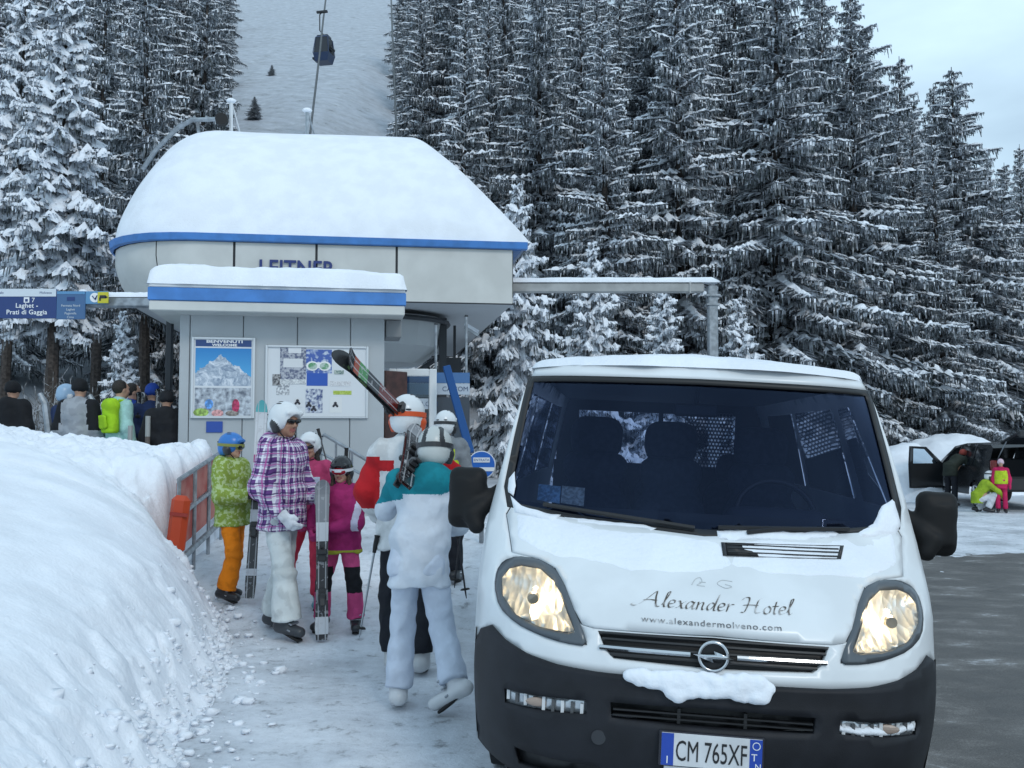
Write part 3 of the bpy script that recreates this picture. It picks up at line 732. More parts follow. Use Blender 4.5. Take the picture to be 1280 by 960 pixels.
def on_wall(px, py, off=-.012):   # pixel -> kiosk-local point on the front wall
    a = W(px, py, 10); o = Vector((0, 0, 1.6)); d = a - o; rot = Matrix.Rotation(-KY, 3, 'Z')
    oo = rot @ (o - Vector(K0)); dd = rot @ d; t_ = (off - oo.y) / dd.y; return oo + t_ * dd
white_board = M('board_white', (.66, .69, .72), .4)
alu = M('aluminium', (.62, .64, .66), .35, .6)
def framed(px0, py0, px1, py1, name, label, cat):
    a, b_ = on_wall(px0, py0), on_wall(px1, py1)
    w_, h_ = b_.x - a.x, a.z - b_.z
    rt = Matrix.Rotation(KY, 4, 'Z'); c = Vector(K0) + Matrix.Rotation(KY, 3, 'Z') @ Vector(((a.x + b_.x) / 2, -.012, b_.z))
    th = thing(name, label, cat, c, KY)
    fr = .028
    mb = MB(); mb.box((0, .008, h_ / 2), (w_ - fr, .02, h_ - fr)); mb.build('backing', white_board, th)
    mb = MB()
    for sx in (-1, 1): mb.box((sx * (w_ / 2 - fr / 2), -.006, h_ / 2), (fr, .035, h_), bev=.004)
    for sz in (fr / 2, h_ - fr / 2): mb.box((0, -.0075, sz), (w_ - 2 * fr, .035, fr), bev=.004)
    mb.build('frame', alu, th)
    return th, w_, h_
def flat(th, name, x0, x1, z0, z1, mat, y=-.0045):
    mb = MB(); mb.box(((x0 + x1) / 2, y + .0015, (z0 + z1) / 2), (x1 - x0, .003, z1 - z0)); return mb.build(name, mat, th)
# poster with a mountain
ps, w_, h_ = framed(240, 421, 318, 523, 'welcome_poster', 'framed BENVENUTI WELCOME poster with a snowy mountain on the kiosk wall', 'poster')
pm = bpy.data.materials.new('mountain_print'); pm.use_nodes = True; t = pm.node_tree; b = t.nodes['Principled BSDF']; b.inputs['Roughness'].default_value = .3
co = t.nodes.new('ShaderNodeTexCoord'); sx = t.nodes.new('ShaderNodeSeparateXYZ'); t.links.new(co.outputs['Object'], sx.inputs[0])
def math_(t, op, a, b_=None):
    m = t.nodes.new('ShaderNodeMath'); m.operation = op
    for k, v in enumerate((a, b_)):
        if v is None: continue
        if hasattr(v, 'is_linked'): t.links.new(v, m.inputs[k])
        else: m.inputs[k].default_value = v
    return m.outputs[0]
ab = math_(t, 'ABSOLUTE', math_(t, 'SUBTRACT', sx.outputs[0], -.03)); nz_ = tnoise(t, co, 14, 6)
prof_ = math_(t, 'ADD', math_(t, 'MULTIPLY', ab, -.75), math_(t, 'MULTIPLY', nz_.outputs[0], .16))
msk = math_(t, 'LESS_THAN', math_(t, 'SUBTRACT', sx.outputs[2], h_ * .70), prof_)
nr = tnoise(t, co, 9, 12, .68); nr.inputs['Distortion'].default_value = 1.6; rk = tramp(t, nr.outputs[0], [(.32, (.12, .17, .27)), (.48, (.36, .43, .52)), (.62, (.70, .74, .80))])
skyc = tramp(t, sx.outputs[2], [(.4, (.10, .42, .72)), (.9, (.01, .18, .50))])
t.links.new(tmix(t, msk, skyc.outputs[0], rk.outputs[0]).outputs[0], b.inputs['Base Color'])
flat(ps, 'mountain_picture', -w_ * .44, w_ * .44, h_ * .40, h_ * .865, pm)
flat(ps, 'header_strip', -w_ * .44, w_ * .44, h_ * .885, h_ * .965, M('poster_navy', (.02, .06, .20), .35))
ink = M('print_white', (.78, .80, .82), .4)
text('lettering', 'BENVENUTI', .052, ink, ps, face_m(.01, -.007, h_ * .932), .001, xs=1.55, off=.002)
text('lettering', 'WELCOME', .040, ink, ps, face_m(.01, -.007, h_ * .89), .001, xs=1.5, off=.0015)
lowm = M('crowd_print', (.12, .14, .18), .35, col2=(.55, .60, .66), vs=15, lo=.35, hi=.62)
flat(ps, 'crowd_picture', -w_ * .44, w_ * .44, h_ * .035, h_ * .375, lowm)
for nm, x0, z0, ww, hh, col in (('skier_print', -.16, .17, .10, .12, (.12, .32, .70)), ('skier_print', .15, .15, .09, .17, (.42, .03, .10)), ('jacket_print', -.25, .07, .18, .10, (.30, .45, .10)), ('jacket_print', -.06, .06, .14, .09, (.60, .30, .30)), ('helmet_print', .11, .06, .16, .07, (.25, .22, .20))):
    m_ = M('print_%d' % int(1000 * col[0]), col, .35, var=.4, vs=30); mb = MB(); mb.ball((x0, -.005, z0 + .0), (ww / 2, .003, hh / 2), 12, 6); mb.build(nm, m_, ps)
# notice board
nb_, w2, h2_ = framed(332, 431, 460, 523, 'notice_board', 'white framed notice board covered in leaflets right of the welcome poster', 'notice board')
def leaf(px0, py0, px1, py1, col, col2=None, vs=20, nm='leaflet', lo=.4, hi=.6):
    x0 = ((px0 - 396) / 128) * w2; x1 = ((px1 - 396) / 128) * w2; z1 = (523 - py0) / 92 * h2_; z0 = (523 - py1) / 92 * h2_
    leaf.k += 1
    return flat(nb_, nm, x0, x1, z0, z1, M('leaflet_%d' % leaf.k, col, .4, col2=col2, vs=vs, lo=lo, hi=hi), -.0045 - .0012 * (leaf.k % 4))
leaf.k = 0
leaf(350, 434, 382, 474, (.10, .12, .20), (.45, .47, .52), 34); leaf(354, 448, 378, 459, (.66, .68, .7)); leaf(360, 434, 376, 441, (.7, .72, .75))
leaf(382, 436, 414, 466, (.06, .12, .40), (.5, .58, .7), 18, lo=.5, hi=.62); leaf(383, 466, 409, 482, (.02, .09, .42))
leaf(341, 468, 351, 482, (.05, .05, .06), (.4, .4, .4), 40); leaf(350, 474, 382, 480, (.7, .72, .72), (.4, .42, .45), 50); leaf(346, 480, 362, 494, (.72, .74, .76), (.25, .27, .3), 40)
leaf(368, 497, 378, 509, (.66, .68, .70)); leaf(382, 486, 403, 516, (.06, .09, .22), (.6, .64, .7), 28); leaf(417, 462, 429, 467, (.08, .16, .15), (.5, .55, .5), 60)
leaf(416, 488, 439, 493, (.32, .42, .03), (.5, .6, .15), 60); leaf(412, 496, 427, 516, (.70, .72, .72)); leaf(412, 476, 438, 482, (.70, .72, .74), (.5, .5, .52), 60)
mb = MB()
for (a_, b2, cx, cz) in ((.145, .062, 397.5, 457),):
    x_ = (cx - 396) / 128 * w2; z_ = (523 - cz) / 92 * h2_
    for sx_ in (-1, 1): mb.ball((x_ + sx_ * .075, -.0105, z_), (.075, .003, .06), 14, 6)
    mb.box((x_, -.0105, z_ + .01), (.12, .005, .07))
mb.build('goggle_print', M('goggle_print', (.78, .8, .8), .4), nb_)
mb = MB()
for sx_ in (-1, 1): mb.ball((x_ + sx_ * .07, -.0135, z_), (.055, .002, .042), 12, 6)
mb.build('goggle_lens_print', M('goggle_lens_print', (.10, .30, .14), .4, col2=(.45, .55, .5), vs=25), nb_)
mb = MB()
for cx, cz in ((372, 502), (419, 505), (392, 510), (386, 505)):
    x_ = (cx - 396) / 128 * w2; z_ = (523 - cz) / 92 * h2_
    mb.box((x_, -.0105, z_ - .012), (.05, .004, .02), bev=.001); mb.ball((x_, -.0105, z_ + .012), (.018, .003, .016), 8, 5); mb.ball((x_ - .022, -.0105, z_ - .025), (.014, .003, .014), 8, 5); mb.ball((x_ + .022, -.0105, z_ - .025), (.014, .003, .014), 8, 5)
mb.build('rider_print', M('ink_black', (.02, .02, .03), .5), nb_)
# small blue plate low on the wall
a_ = on_wall(260, 527); b2 = on_wall(276, 541); c = Vector(K0) + Matrix.Rotation(KY, 3, 'Z') @ Vector(((a_.x + b2.x) / 2, -.01, b2.z))
mb = MB(); mb.box((0, 0, .07), (b2.x - a_.x + .04, .012, a_.z - b2.z), bev=.003); o = mb.build('blue_plate', M('plate_blue', (.02, .07, .34), .4)); o.location = c; o.rotation_euler.z = KY
tag(o, 'small blue plate on the kiosk wall under the welcome poster', 'sign')
# door and entrance frame right of the kiosk
dz = 12.6
d0, d1 = W(486, 461, dz), W(545, 620, dz)
dr = thing('glass_door', 'white framed glass door of the station entrance right of the kiosk', 'door', (d0.x, dz, KZ), R(4))
wd = d1.x - d0.x; hd = d0.z - KZ; fw = .10
mb = MB(); mb.box((fw / 2, 0, hd / 2), (fw, .08, hd), bev=.01); mb.box((wd - fw / 2, 0, hd / 2), (fw, .08, hd), bev=.01); mb.box((wd / 2, .001, hd - fw / 2), (wd - 2 * fw, .08, fw), bev=.01); mb.build('frame', white_paint, dr)
gl = bpy.data.materials.new('pane_glass'); gl.use_nodes = True; t = gl.node_tree; t.nodes.remove(t.nodes['Principled BSDF'])
tr = t.nodes.new('ShaderNodeBsdfTransparent'); tr.inputs[0].default_value = (.55, .66, .74, 1); gs = t.nodes.new('ShaderNodeBsdfGlossy'); gs.inputs['Roughness'].default_value = .04
fr_ = t.nodes.new('ShaderNodeFresnel'); fr_.inputs[0].default_value = 1.5; ms = t.nodes.new('ShaderNodeMixShader')
t.links.new(fr_.outputs[0], ms.inputs[0]); t.links.new(tr.outputs[0], ms.inputs[1]); t.links.new(gs.outputs[0], ms.inputs[2]); t.links.new(ms.outputs[0], t.nodes['Material Output'].inputs[0])
mb = MB(); mb.box((wd / 2, .0, (hd - fw) / 2), (wd - 2 * fw - .004, .012, hd - fw - .01)); mb.build('pane', gl, dr)
mb = MB(); mb.box((wd / 2, -.009, hd - .46), (wd - 2 * fw - .01, .004, .14)); mb.build('sign_strip', M('strip_pale', (.45, .52, .60), .4), dr)
text('lettering', 'CASSE BIANCA.COM', .085, M('strip_ink', (.05, .08, .16), .4), dr, face_m(wd / 2, -.013, hd - .49), .001, xs=.85)
bp_ = thing('entrance_barrier', 'blue entrance screen with a white lettered strip beside the glass door', 'barrier', (W(552, 545, 12.9).x, 12.9, KZ), R(4))
mb = MB(); mb.box((-.1, 0, .8), (.95, .04, 1.6)); mb.build('panel', M('dark_slate', (.05, .065, .085), .4), bp_)
mb = MB(); mb.box((-.1, -.03, 1.86), (.95, .03, .14)); mb.build('top_strip', M('mid_blue', (.06, .16, .36), .4), bp_)
mb = MB(); mb.box((-.1, -.034, 1.71), (.95, .03, .15)); mb.build('sign_strip', M('strip_pale', (.45, .52, .60), .4), bp_)
text('lettering', 'CA.COM', .09, M('strip_ink', (.05, .08, .16), .4), bp_, face_m(.18, -.052, 1.68), .001)
mb = MB(); q0, q1 = W(558, 458, 12.3), W(588, 566, 12.0); v0 = Vector((W(552, 545, 12.9).x, 12.9, KZ))
rti = Matrix.Rotation(-R(4), 3, 'Z'); q0 = rti @ (q0 - v0); q1 = rti @ (q1 - v0); dq = (q0 - q1).normalized(); xq = Vector((1, 0, 0)); yq = dq.cross(xq).normalized(); xq = yq.cross(dq)
mb.box((q0 + q1) / 2, (.10, .08, (q0 - q1).length), Matrix((xq, yq, dq)).transposed(), bev=.01); mb.build('leaning_post', M('post_blue', (.02, .08, .24), .7, spec=.2), bp_)
wood = thing('wooden_door', 'dark brown wooden door behind the carried skis beside the kiosk', 'door', (W(482, 545, 12.0).x - .02, 12.0, KZ), R(50))
mb = MB(); mb.box((.19, 0, .95), (.38, .05, 1.9), bev=.01); mb.build('panel', M('brown_wood', (.05, .018, .014), .5, var=.3, vs=12), wood)
mb = MB(); mb.box((.32, -.04, .95), (.02, .04, .14)); mb.build('handle', steel, wood)
# round blue sign
sg = W(602, 581, 9.9); rs = thing('round_sign', 'round blue sign with white strips just left of the van', 'sign', (sg.x, 9.9, float(gz(sg.x, 9.9))))
zc = sg.z - float(gz(sg.x, 9.9))
mb = MB(); mb.tube([(0, .02, 0), (0, .02, zc)], .025, 8); mb.build('post', galv, rs)
mb = MB(); mb.tube([(0, -.015, zc), (0, 0, zc)], .135, 28); mb.build('disc', M('sign_blue', (.02, .13, .50), .35), rs)
mb = MB(); mb.tube([(0, -.010, zc), (0, -.004, zc)], .145, 28); mb.build('rim', ink, rs)
mb = MB(); mb.box((0, -.018, zc + .05), (.17, .004, .05)); mb.build('strip', ink, rs); mb = MB(); mb.box((.03, -.018, zc - .045), (.2, .004, .04)); mb.build('strip', ink, rs)
text('lettering', 'ENTRATA', .036, M('sign_ink', (.03, .08, .3), .4), rs, face_m(0, -.022, zc + .038), .0005)
# steel railing
rl = thing('steel_railing', 'grey tubular ramp railing against the kiosk wall behind the girl in sunglasses', 'railing', (W(398, 545, 10.9).x, 10.9, KZ), 0)
def rp(px, py, D): v = W(px, py, D); return v - Vector((W(398, 545, 10.9).x, 10.9, KZ))
mb = MB(); mb.tube([rp(400, 600, 10.9), rp(401, 548, 10.9), rp(405, 543, 10.9), rp(460, 576, 10.6), rp(461, 640, 10.6)], .022, 8); mb.build('top_rail', steel, rl)
mb = MB(); mb.tube([rp(401, 566, 10.9), rp(460, 597, 10.6)], .016, 6); mb.build('mid_rail', steel, rl)
for px, py in ((420, 553), (440, 565)): mb = MB(); mb.tube([rp(px, py, 10.8), rp(px, py + 75, 10.8)], .014, 6); mb.build('post', steel, rl)

# ------------------------------------------------------------------ gantries with signs
def snowcap(mb, a, b, r, m, seed):
    a, b = Vector(a), Vector(b); n = 40; rg = random.Random(seed); V = []; F = []; d = (b - a).normalized(); s = d.cross(Vector((0, 0, 1))).normalized()
    k = 0
    for i in range(n + 1):
        k = k * .7 + rg.uniform(-.2, .2); p = a.lerp(b, i / n); e = 1 if 0 < i < n else .4
        for q in range(7):
            an = math.pi * q / 6; V.append(p + s * r * 1.02 * math.cos(an) + Vector((0, 0, math.sin(an) * r * (1.0 + .25 * k) * e)))
    for i in range(n):
        for q in range(6): F.append((i * 7 + q, i * 7 + q + 1, i * 7 + 8 + q, i * 7 + 7 + q))
    F += [tuple(range(7)), tuple(n * 7 + q for q in range(7))[::-1]]
    mb.add(V, F, m)
D_ = 16.8; a_, b2 = W(560, 360, D_), W(890, 358, D_); gx = b2.x
gr = thing('gantry', 'grey steel gantry post and beam with snow on it right of the station', 'gantry', (gx, D_, float(gz(gx, D_))))
bz = a_.z - gr.location.z
mb = MB(); mb.box((0, 0, bz / 2 + .02), (.17, .17, bz + .04), bev=.02); mb.box((0, 0, bz - .14), (.25, .25, .03)); mb.box((0, 0, bz - .30), (.23, .23, .03)); mb.build('post', galv, gr)
mb = MB(); mb.box((-2.45, 0, bz - .0), (4.6, .16, .17), bev=.02); mb.box((-.40, 0, bz), (.03, .2, .2)); mb.build('beam', M('beam_pale', (.36, .37, .37), .5, var=.15, vs=3), gr)
mb = MB(); snowcap(mb, (-4.7, 0, bz + .086), (.12, 0, bz + .086), .10, 0, 4); mb.build('beam_snow', snow, gr, True)
mb = MB(); mb.tube([(-.09, -.09, .5), (-.09, -.09, bz - 1.2)], .03, 8); mb.tube([(-.14, -.09, bz - 1.18), (-.14, -.09, bz - 1.25), (-.10, -.09, bz - 1.35)], .02, 6); mb.build('conduit', galv, gr)
D_ = 12.4; a_, b2 = W(-60, 378, D_), W(215, 380, D_)
g2 = thing('sign_gantry', 'horizontal gantry beam carrying the lift signs left of the kiosk', 'gantry', (b2.x, D_, float(gz(b2.x, D_))))
bz = a_.z - g2.location.z; ln = b2.x - a_.x + .5
mb = MB(); mb.box((-ln / 2, 0, bz), (ln, .14, .14), bev=.02); mb.build('beam', galv, g2)
mb = MB(); mb.box((-.02, .0, bz / 2 - .05), (.08, .08, bz), bev=.01); mb.build('post', dark, g2)
mb = MB(); snowcap(mb, (-.85, 0, bz + .06), (.05, 0, bz + .06), .075, 0, 8); mb.ball((-1.16, 0, bz + .14), (.06, .05, .03), 8, 6); mb.build('beam_snow', snow, g2, True)
def gsign(px0, px1, py0, py1, mat, name, label, dy=0):
    a_, b2 = W(px0, py0, D_ - .12 - dy), W(px1, py1, D_ - .12 - dy); th = thing(name, label, 'sign', ((a_.x + b2.x) / 2, D_ - .12 - dy, b2.z))
    mb = MB(); mb.box((0, .012, (a_.z - b2.z) / 2), (b2.x - a_.x, .024, a_.z - b2.z), bev=.004); mb.build('board', mat, th); return th, b2.x - a_.x, a_.z - b2.z
navy_s = M('sign_navy', (.018, .045, .17), .4); mid_s = M('sign_mid_blue', (.055, .13, .27), .4); lite_s = M('sign_light_blue', (.10, .26, .46), .35)
th, ww, hh = gsign(-14, 70, 361, 398, navy_s, 'lift_sign', 'navy lift sign reading 7 Laghet Prati di Gaggia on the left gantry')
mb = MB(); mb.box((0, -.003, hh - .05), (ww - .01, .006, .10)); mb.build('top_strip', M('strip_white', (.60, .65, .70), .4), th)
text('lettering', 'Laghet -', .085, ink, th, face_m(.06, -.004, hh - .245), .001, space=1.05, off=.001); text('lettering', 'Prati di Gaggia', .085, ink, th, face_m(.06, -.004, hh - .33), .001, space=1.05, off=.001)
text('lettering', '7', .085, ink, th, face_m(.14, -.004, hh - .175), .001)
mb = MB(); mb.box((.055, -.004, hh - .145), (.07, .004, .07)); mb.build('icon', ink, th); mb = MB(); mb.box((.055, -.0075, hh - .15), (.035, .003, .035)); mb.build('icon_cabin', navy_s, th)
text('lettering', 'Molveno', .045, navy_s, th, face_m(.30, -.0075, hh - .066), .0005); text('lettering', 'andalo', .045, navy_s, th, face_m(-.3, -.0075, hh - .066), .0005)
th, ww, hh = gsign(71, 106, 364, 399, mid_s, 'lift_sign', 'mid blue timetable sign hung beside the navy lift sign')
for q, s_ in enumerate(('Fermata Nord', 'Laghet', 'Paganella', 'Cima')): text('lettering', s_, .042, M('strip_white', (.60, .65, .70), .4), th, face_m(0, -.004, hh - .20 - .05 * q), .0005)
mb = MB(); mb.box((0, -.003, hh - .1), (.1, .005, .05)); mb.build('icon', navy_s, th); mb = MB(); mb.box((0, -.0025, hh - .02), (ww - .01, .004, .035)); mb.build('top_strip', lite_s, th)
th, ww, hh = gsign(107, 134, 364, 380, lite_s, 'lift_sign', 'light blue sign with a round white emblem between the timetable and yellow signs')
mb = MB(); mb.tube([(-.02, -.004, hh / 2), (-.02, .004, hh / 2)], .062, 20); mb.build('emblem', ink, th)
mb = MB(); mb.tube([(-.05, -.007, hh / 2 + .02), (-.02, -.007, hh / 2 - .02), (.01, -.007, hh / 2 + .03), (-.01, -.007, hh / 2 - .03)], .008, 4); mb.build('emblem_mark', navy_s, th)
th, ww, hh = gsign(122, 135, 365, 379, M('sign_yellow', (.55, .50, .03), .4), 'warning_sign', 'small square yellow sign with a black pictogram on the gantry', .05)
mb = MB(); mb.box((.0, -.003, hh / 2 + .01), (.08, .004, .04)); mb.box((-.035, -.003, hh / 2 - .02), (.02, .004, .04)); mb.box((.045, -.003, hh / 2 + .005), (.03, .004, .02)); mb.build('pictogram', M('ink_black', (.02, .02, .03), .5), th)

# ------------------------------------------------------------------ gondola and cables
gp = W(405, 62, 62)
gd = thing('gondola_cabin', 'dark blue gondola cabin hanging above the bare slope', 'gondola', gp, R(-12)); gd.scale = (.82, .82, .82)
navy_c = M('cabin_blue', (.025, .05, .12), .3); cg = M('cabin_glass', (.02, .025, .035), .1)
lo_ = [(-.62, -.62), (.62, -.62), (.62, .62), (-.62, .62)]
mb = MB()
for (z0, s0, z1, s1) in ((-1.1, .86, -.45, 1.08), (.85, .84, 1.0, .7)):
    mb.prism(lo_, lambda x, y: (x * s0, y * s0, z0), lambda x, y: (x * s1, y * s1, z1))
for sx_ in (-1, 1):
    for sy_ in (-1, 1): mb.tube([(sx_ * .66, sy_ * .66, -.47), (sx_ * .51, sy_ * .51, .87)], .04, 4)
mb.build('body', navy_c, gd)
mb = MB(); mb.prism(lo_, lambda x, y: (x * 1.0, y * 1.0, -.46), lambda x, y: (x * .80, y * .80, .86)); mb.build('window', cg, gd)
mb = MB(); mb.box((-.72, 0, -.8), (.16, .9, .14)); mb.box((.72, 0, -.0), (.10, .9, .14)); mb.build('ski_rack', dark, gd)
mb = MB(); mb.tube([(0, 0, .98), (-.12, 0, 1.3), (-.38, 0, 1.6), (-.40, 0, 2.9), (-.2, 0, 3.1)], .05, 6); mb.box((0, 0, 1.03), (.9, .8, .08)); mb.build('hanger', dark, gd)
mb = MB(); mb.box((-.2, 0, 3.12), (.9, .2, .16)); mb.build('cable_grip', dark, gd)
cabm = M('cable', (.05, .055, .06), .5, .5)
for pts, lb in ((((385, 190, 19.5), (404, 25, 62), (412, -40, 100)), 'lift cable that carries the gondola cabin up the slope'), (((497, 200, 19.5), (489, 0, 70), (486, -60, 120)), 'empty lift cable at the right side of the bare slope')):
    mb = MB(); A, B_, C_ = (W(*q) for q in pts)
    mb.tube([A, A.lerp(B_, .5) + Vector((0, 0, -.15)), B_, C_], [.022, .045, .06, .08], 6); tag(mb.build('lift_cable', cabm), lb, 'cable')
# ------------------------------------------------------------------ orange crash fence beside the queue
fx, fy = -2.93, 8.45
fn = thing('banner_fence', 'red banner panels on a grey frame holding back the snow bank', 'fence', (fx, fy, 0), 0)
redb = M('banner_red', (.34, .055, .04), .6, vs=5, col2=(.42, .15, .12)); org = M('mat_orange', (.48, .055, .015), .6)
def fz(k): return float(gz(fx, fy + k))
def fpnt(k, h, o=0): return (o - .14 * k * .45, k, fz(k) * 0 + h + .14 * k)
nP = 4; Lf = 2.1
for i in range(nP):
    k0, k1 = i * Lf / nP + .03, (i + 1) * Lf / nP - .03
    for (h0, h1) in ((.60, .87), (.92, 1.18)):
        mb = MB(); V = [fpnt(k0, h0), fpnt(k1, h0), fpnt(k1, h1), fpnt(k0, h1)]; V += [(v[0] - .02, v[1], v[2]) for v in V]
        mb.add(V, [(0, 1, 2, 3), (7, 6, 5, 4), (0, 4, 5, 1), (1, 5, 6, 2), (2, 6, 7, 3), (3, 7, 4, 0)]); mb.build('banner', redb, fn)
for i in range(nP + 1):
    k = i * Lf / nP; mb = MB(); mb.tube([fpnt(k, -.1, .012), fpnt(k, 1.23, .012)], .018, 6); mb.build('post', galv, fn)
for h in (.50, .895, 1.22): mb = MB(); mb.tube([fpnt(-.02, h, .014), fpnt(Lf + .02, h, .014)], .02 if h != .5 else .03, 6); mb.build('rail', galv, fn)
cm = thing('crash_mat', 'orange padded mat at the near end of the banner fence', 'crash mat', (fx + .06, fy - .14, .60))
mb = MB(); mb.box((0, 0, .24), (.16, .10, .50), Matrix.Rotation(R(6), 3, 'Y'), bev=.04); mb.build('pad', org, cm); mb = MB(); mb.box((.02, -.055, .33), (.15, .012, .03), Matrix.Rotation(R(6), 3, 'Y')); mb.build('strap', M('strap_red', (.3, .03, .02), .6), cm)
# queue gate posts behind the bank
for i, (px, py, lb) in enumerate(((62, 492, 'grey curved gate post behind the bank, second person side of the queue'), (124, 494, 'grey curved gate post between the grey jacket and the lime backpack'), (112, 528, 'low grey gate bar in front of the grey jacket'))):
    p = W(px, py, 11.9); g_ = float(gz(p.x, 11.9)); th = thing('gate_post', lb, 'gate post', (p.x, 11.9, g_)); h_ = p.z - g_
    mb = MB(); mb.tube([(0, 0, 0), (0, 0, h_ * .7), (-.05, 0, h_ * .92), (-.12, 0, h_)], [.05, .05, .045, .03], 8); mb.build('post', galv, th); mb = MB(); mb.box((0, 0, .02), (.2, .2, .04)); mb.build('foot_plate', galv, th)
for px, py, lb in ((185, 520, 'striped wooden stake in front of the dark jackets'), (163, 532, 'short grey stake below the lime backpack')):
    p = W(px, py, 11.4); g_ = float(gz(p.x, 11.4)); mb = MB()
    for k in range(5): mb.tube([(0, 0, (p.z - g_) * k / 5), (0, 0, (p.z - g_) * (k + 1) / 5)], .03, 8, k % 2)
    o = mb.build('snow_stake', [M('stake_grey', (.3, .31, .3), .6), M('stake_dark', (.1, .08, .07), .6)]); o.location = (p.x, 11.4, g_); tag(o, lb, 'stake')
for px, D, top, r_, lb in ((545, 15, 405, .02, 'thin grey lamp pole under the right corner of the station'), (583, 16, 395, .022, 'slim dark pole in front of the young spruce right of the station')):
    p = W(px, top, D); g_ = float(gz(p.x, D)); th = thing('lamp_pole', lb, 'pole', (p.x, D, g_)); mb = MB(); mb.tube([(0, 0, 0), (0, 0, p.z - g_)], r_, 8); mb.build('pole', galv, th); mb = MB(); mb.ball((0, 0, p.z - g_), (r_ * 1.5, r_ * 1.5, r_), 8, 6); mb.build('cap', dark, th)
# ------------------------------------------------------------------ the white van
van = thing('van', 'white passenger van with lit headlights and snow on its bonnet and roof', 'van', (.703, 3.565, 0))
van.rotation_euler = (0, R(2.8), -R(5.96))
ZK = [.2, .45, .62, .75, .84, .90, 1.0, 1.1, 1.2, 1.5, 1.83, 1.95]
YK = [.07, .0, .0, .03, .06, .10, .24, .42, .60, .82, 1.03, 1.12]
SK = [1, 1, 1, 1, 1, .95, .85, .7, .5, .42, .4, .4]
WZ = [.2, .55, .8, 1.0, 1.15, 1.35, 1.6, 1.8, 1.95]; WK = [.93, .955, .96, .965, .965, .94, .90, .86, .80]
from numpy import interp
def _sm(z, A, B):   # lightly smoothed profile
    return sum(interp(z + d, A, B) for d in (-.03, -.015, 0, .015, .03)) / 5
def vw(z): return _sm(z, WZ, WK)
def vF(x, z):
    u = np.minimum(np.abs(x) / vw(z), 1.02)
    return _sm(z, ZK, YK) + _sm(z, ZK, SK) * (.2 * u ** 2 + .35 * u ** 6)
def inside(P, poly):
    x, y = P[:, 0], P[:, 1]; r = np.zeros(len(P), bool); n = len(poly)
    for i in range(n):
        x0, y0 = poly[i]; x1, y1 = poly[(i + 1) % n]
        if y0 == y1: continue
        c = ((y0 > y) != (y1 > y)) & (x < (x1 - x0) * (y - y0) / (y1 - y0) + x0); r ^= c
    return r
def resamp(poly, st):
    out = []
    for i in range(len(poly)):
        a, b = Vector(poly[i]), Vector(poly[(i + 1) % len(poly)]); k = max(1, int((b - a).length / st))
        for j in range(k): out.append(tuple(a.lerp(b, j / k)))
    return out
def rounded(poly, it=2):   # Chaikin corner cutting
    for _ in range(it):
        q = []
        for i in range(len(poly)):
            a, b = Vector(poly[i]), Vector(poly[(i + 1) % len(poly)]); q += [tuple(a.lerp(b, .22)), tuple(a.lerp(b, .78))]
        poly = q
    return poly
def dist_to(P, poly):
    d = np.full(len(P), 9.0)
    for i in range(len(poly)):
        a = np.array(poly[i]); b = np.array(poly[(i + 1) % len(poly)]); v = b - a; t_ = np.clip(((P - a) @ v) / max(v @ v, 1e-9), 0, 1)
        d = np.minimum(d, np.linalg.norm(P - a - t_[:, None] * v, axis=1))
    return d
def cdt(outer, holes, st):
    V = []; E = []
    for pl in [outer] + list(holes):
        q = resamp(pl, st); o = len(V); V += q; E += [(o + i, o + (i + 1) % len(q)) for i in range(len(q))]
    lo = np.min(outer, 0); hi = np.max(outer, 0)
    X, Y = np.meshgrid(np.arange(lo[0] + st / 2, hi[0], st), np.arange(lo[1] + st / 2, hi[1], st)); G = np.stack([X.ravel(), Y.ravel()], 1)
    k = inside(G, outer)
    if len(G):
        ln = dist_to(G, resamp(outer, st)) > st * .4; k &= ln
        for h in holes: k &= ~inside(G, h) & (dist_to(G, h) > st * .4)
        V += [tuple(g) for g in G[k]]
    v, e, f, *_ = geometry.delaunay_2d_cdt([Vector(p) for p in V], E, [], 0, 1e-6)
    v = np.array([tuple(p) for p in v]); f = [tuple(q) for q in f]
    c = np.array([v[list(q)].mean(0) for q in f]); k = inside(c, outer)
    for h in holes: k &= ~inside(c, h)
    return v, [q for q, z in zip(f, k) if z]
def panel(name, mat, outer, holes=(), off=0.0, st=.035, par=None, rim=.02, fn=None, smooth_=True, keep=None):
    v, f = cdt(outer, holes, st)
    if keep is not None: f = [q for q in f if keep(v[list(q)].mean(0))]
    o_ = off(v) if callable(off) else off
    y = vF(v[:, 0], v[:, 1]) - o_
    V = np.stack([v[:, 0], y, v[:, 1]], 1) if fn is None else fn(v, o_)
    cnt = {}
    F = []
    for q in f:
        a, b, c = V[q[0]], V[q[1]], V[q[2]]
        if fn is None and np.cross(b - a, c - a)[1] > 0: q = q[::-1]
        F.append(tuple(q))
        for i in range(len(q)):
            e = (q[i], q[(i + 1) % len(q)]) ; cnt[tuple(sorted(e))] = cnt.get(tuple(sorted(e)), 0) + 1
    if rim:
        d = np.array([0, rim, 0]) if fn is None else rim
        V = list(map(tuple, V)); mp_ = {}
        for q in list(F):
            for i in range(len(q)):
                a, b = q[i], q[(i + 1) % len(q)]
                if cnt[tuple(sorted((a, b)))] == 1:
                    for k in (a, b):
                        if k not in mp_: mp_[k] = len(V); V.append(tuple(np.array(V[k]) + d))
                    F.append((b, a, mp_[a], mp_[b]))
    o = mk(name, V, F, mat, par or van, None, smooth_)
    return o
def sym(L): return [(x, z) for x, z in L] + [(-x, z) for x, z in reversed(L)]
paint = M('van_paint', (.70, .735, .76), .28, var=.05, vs=3, spec=.5)
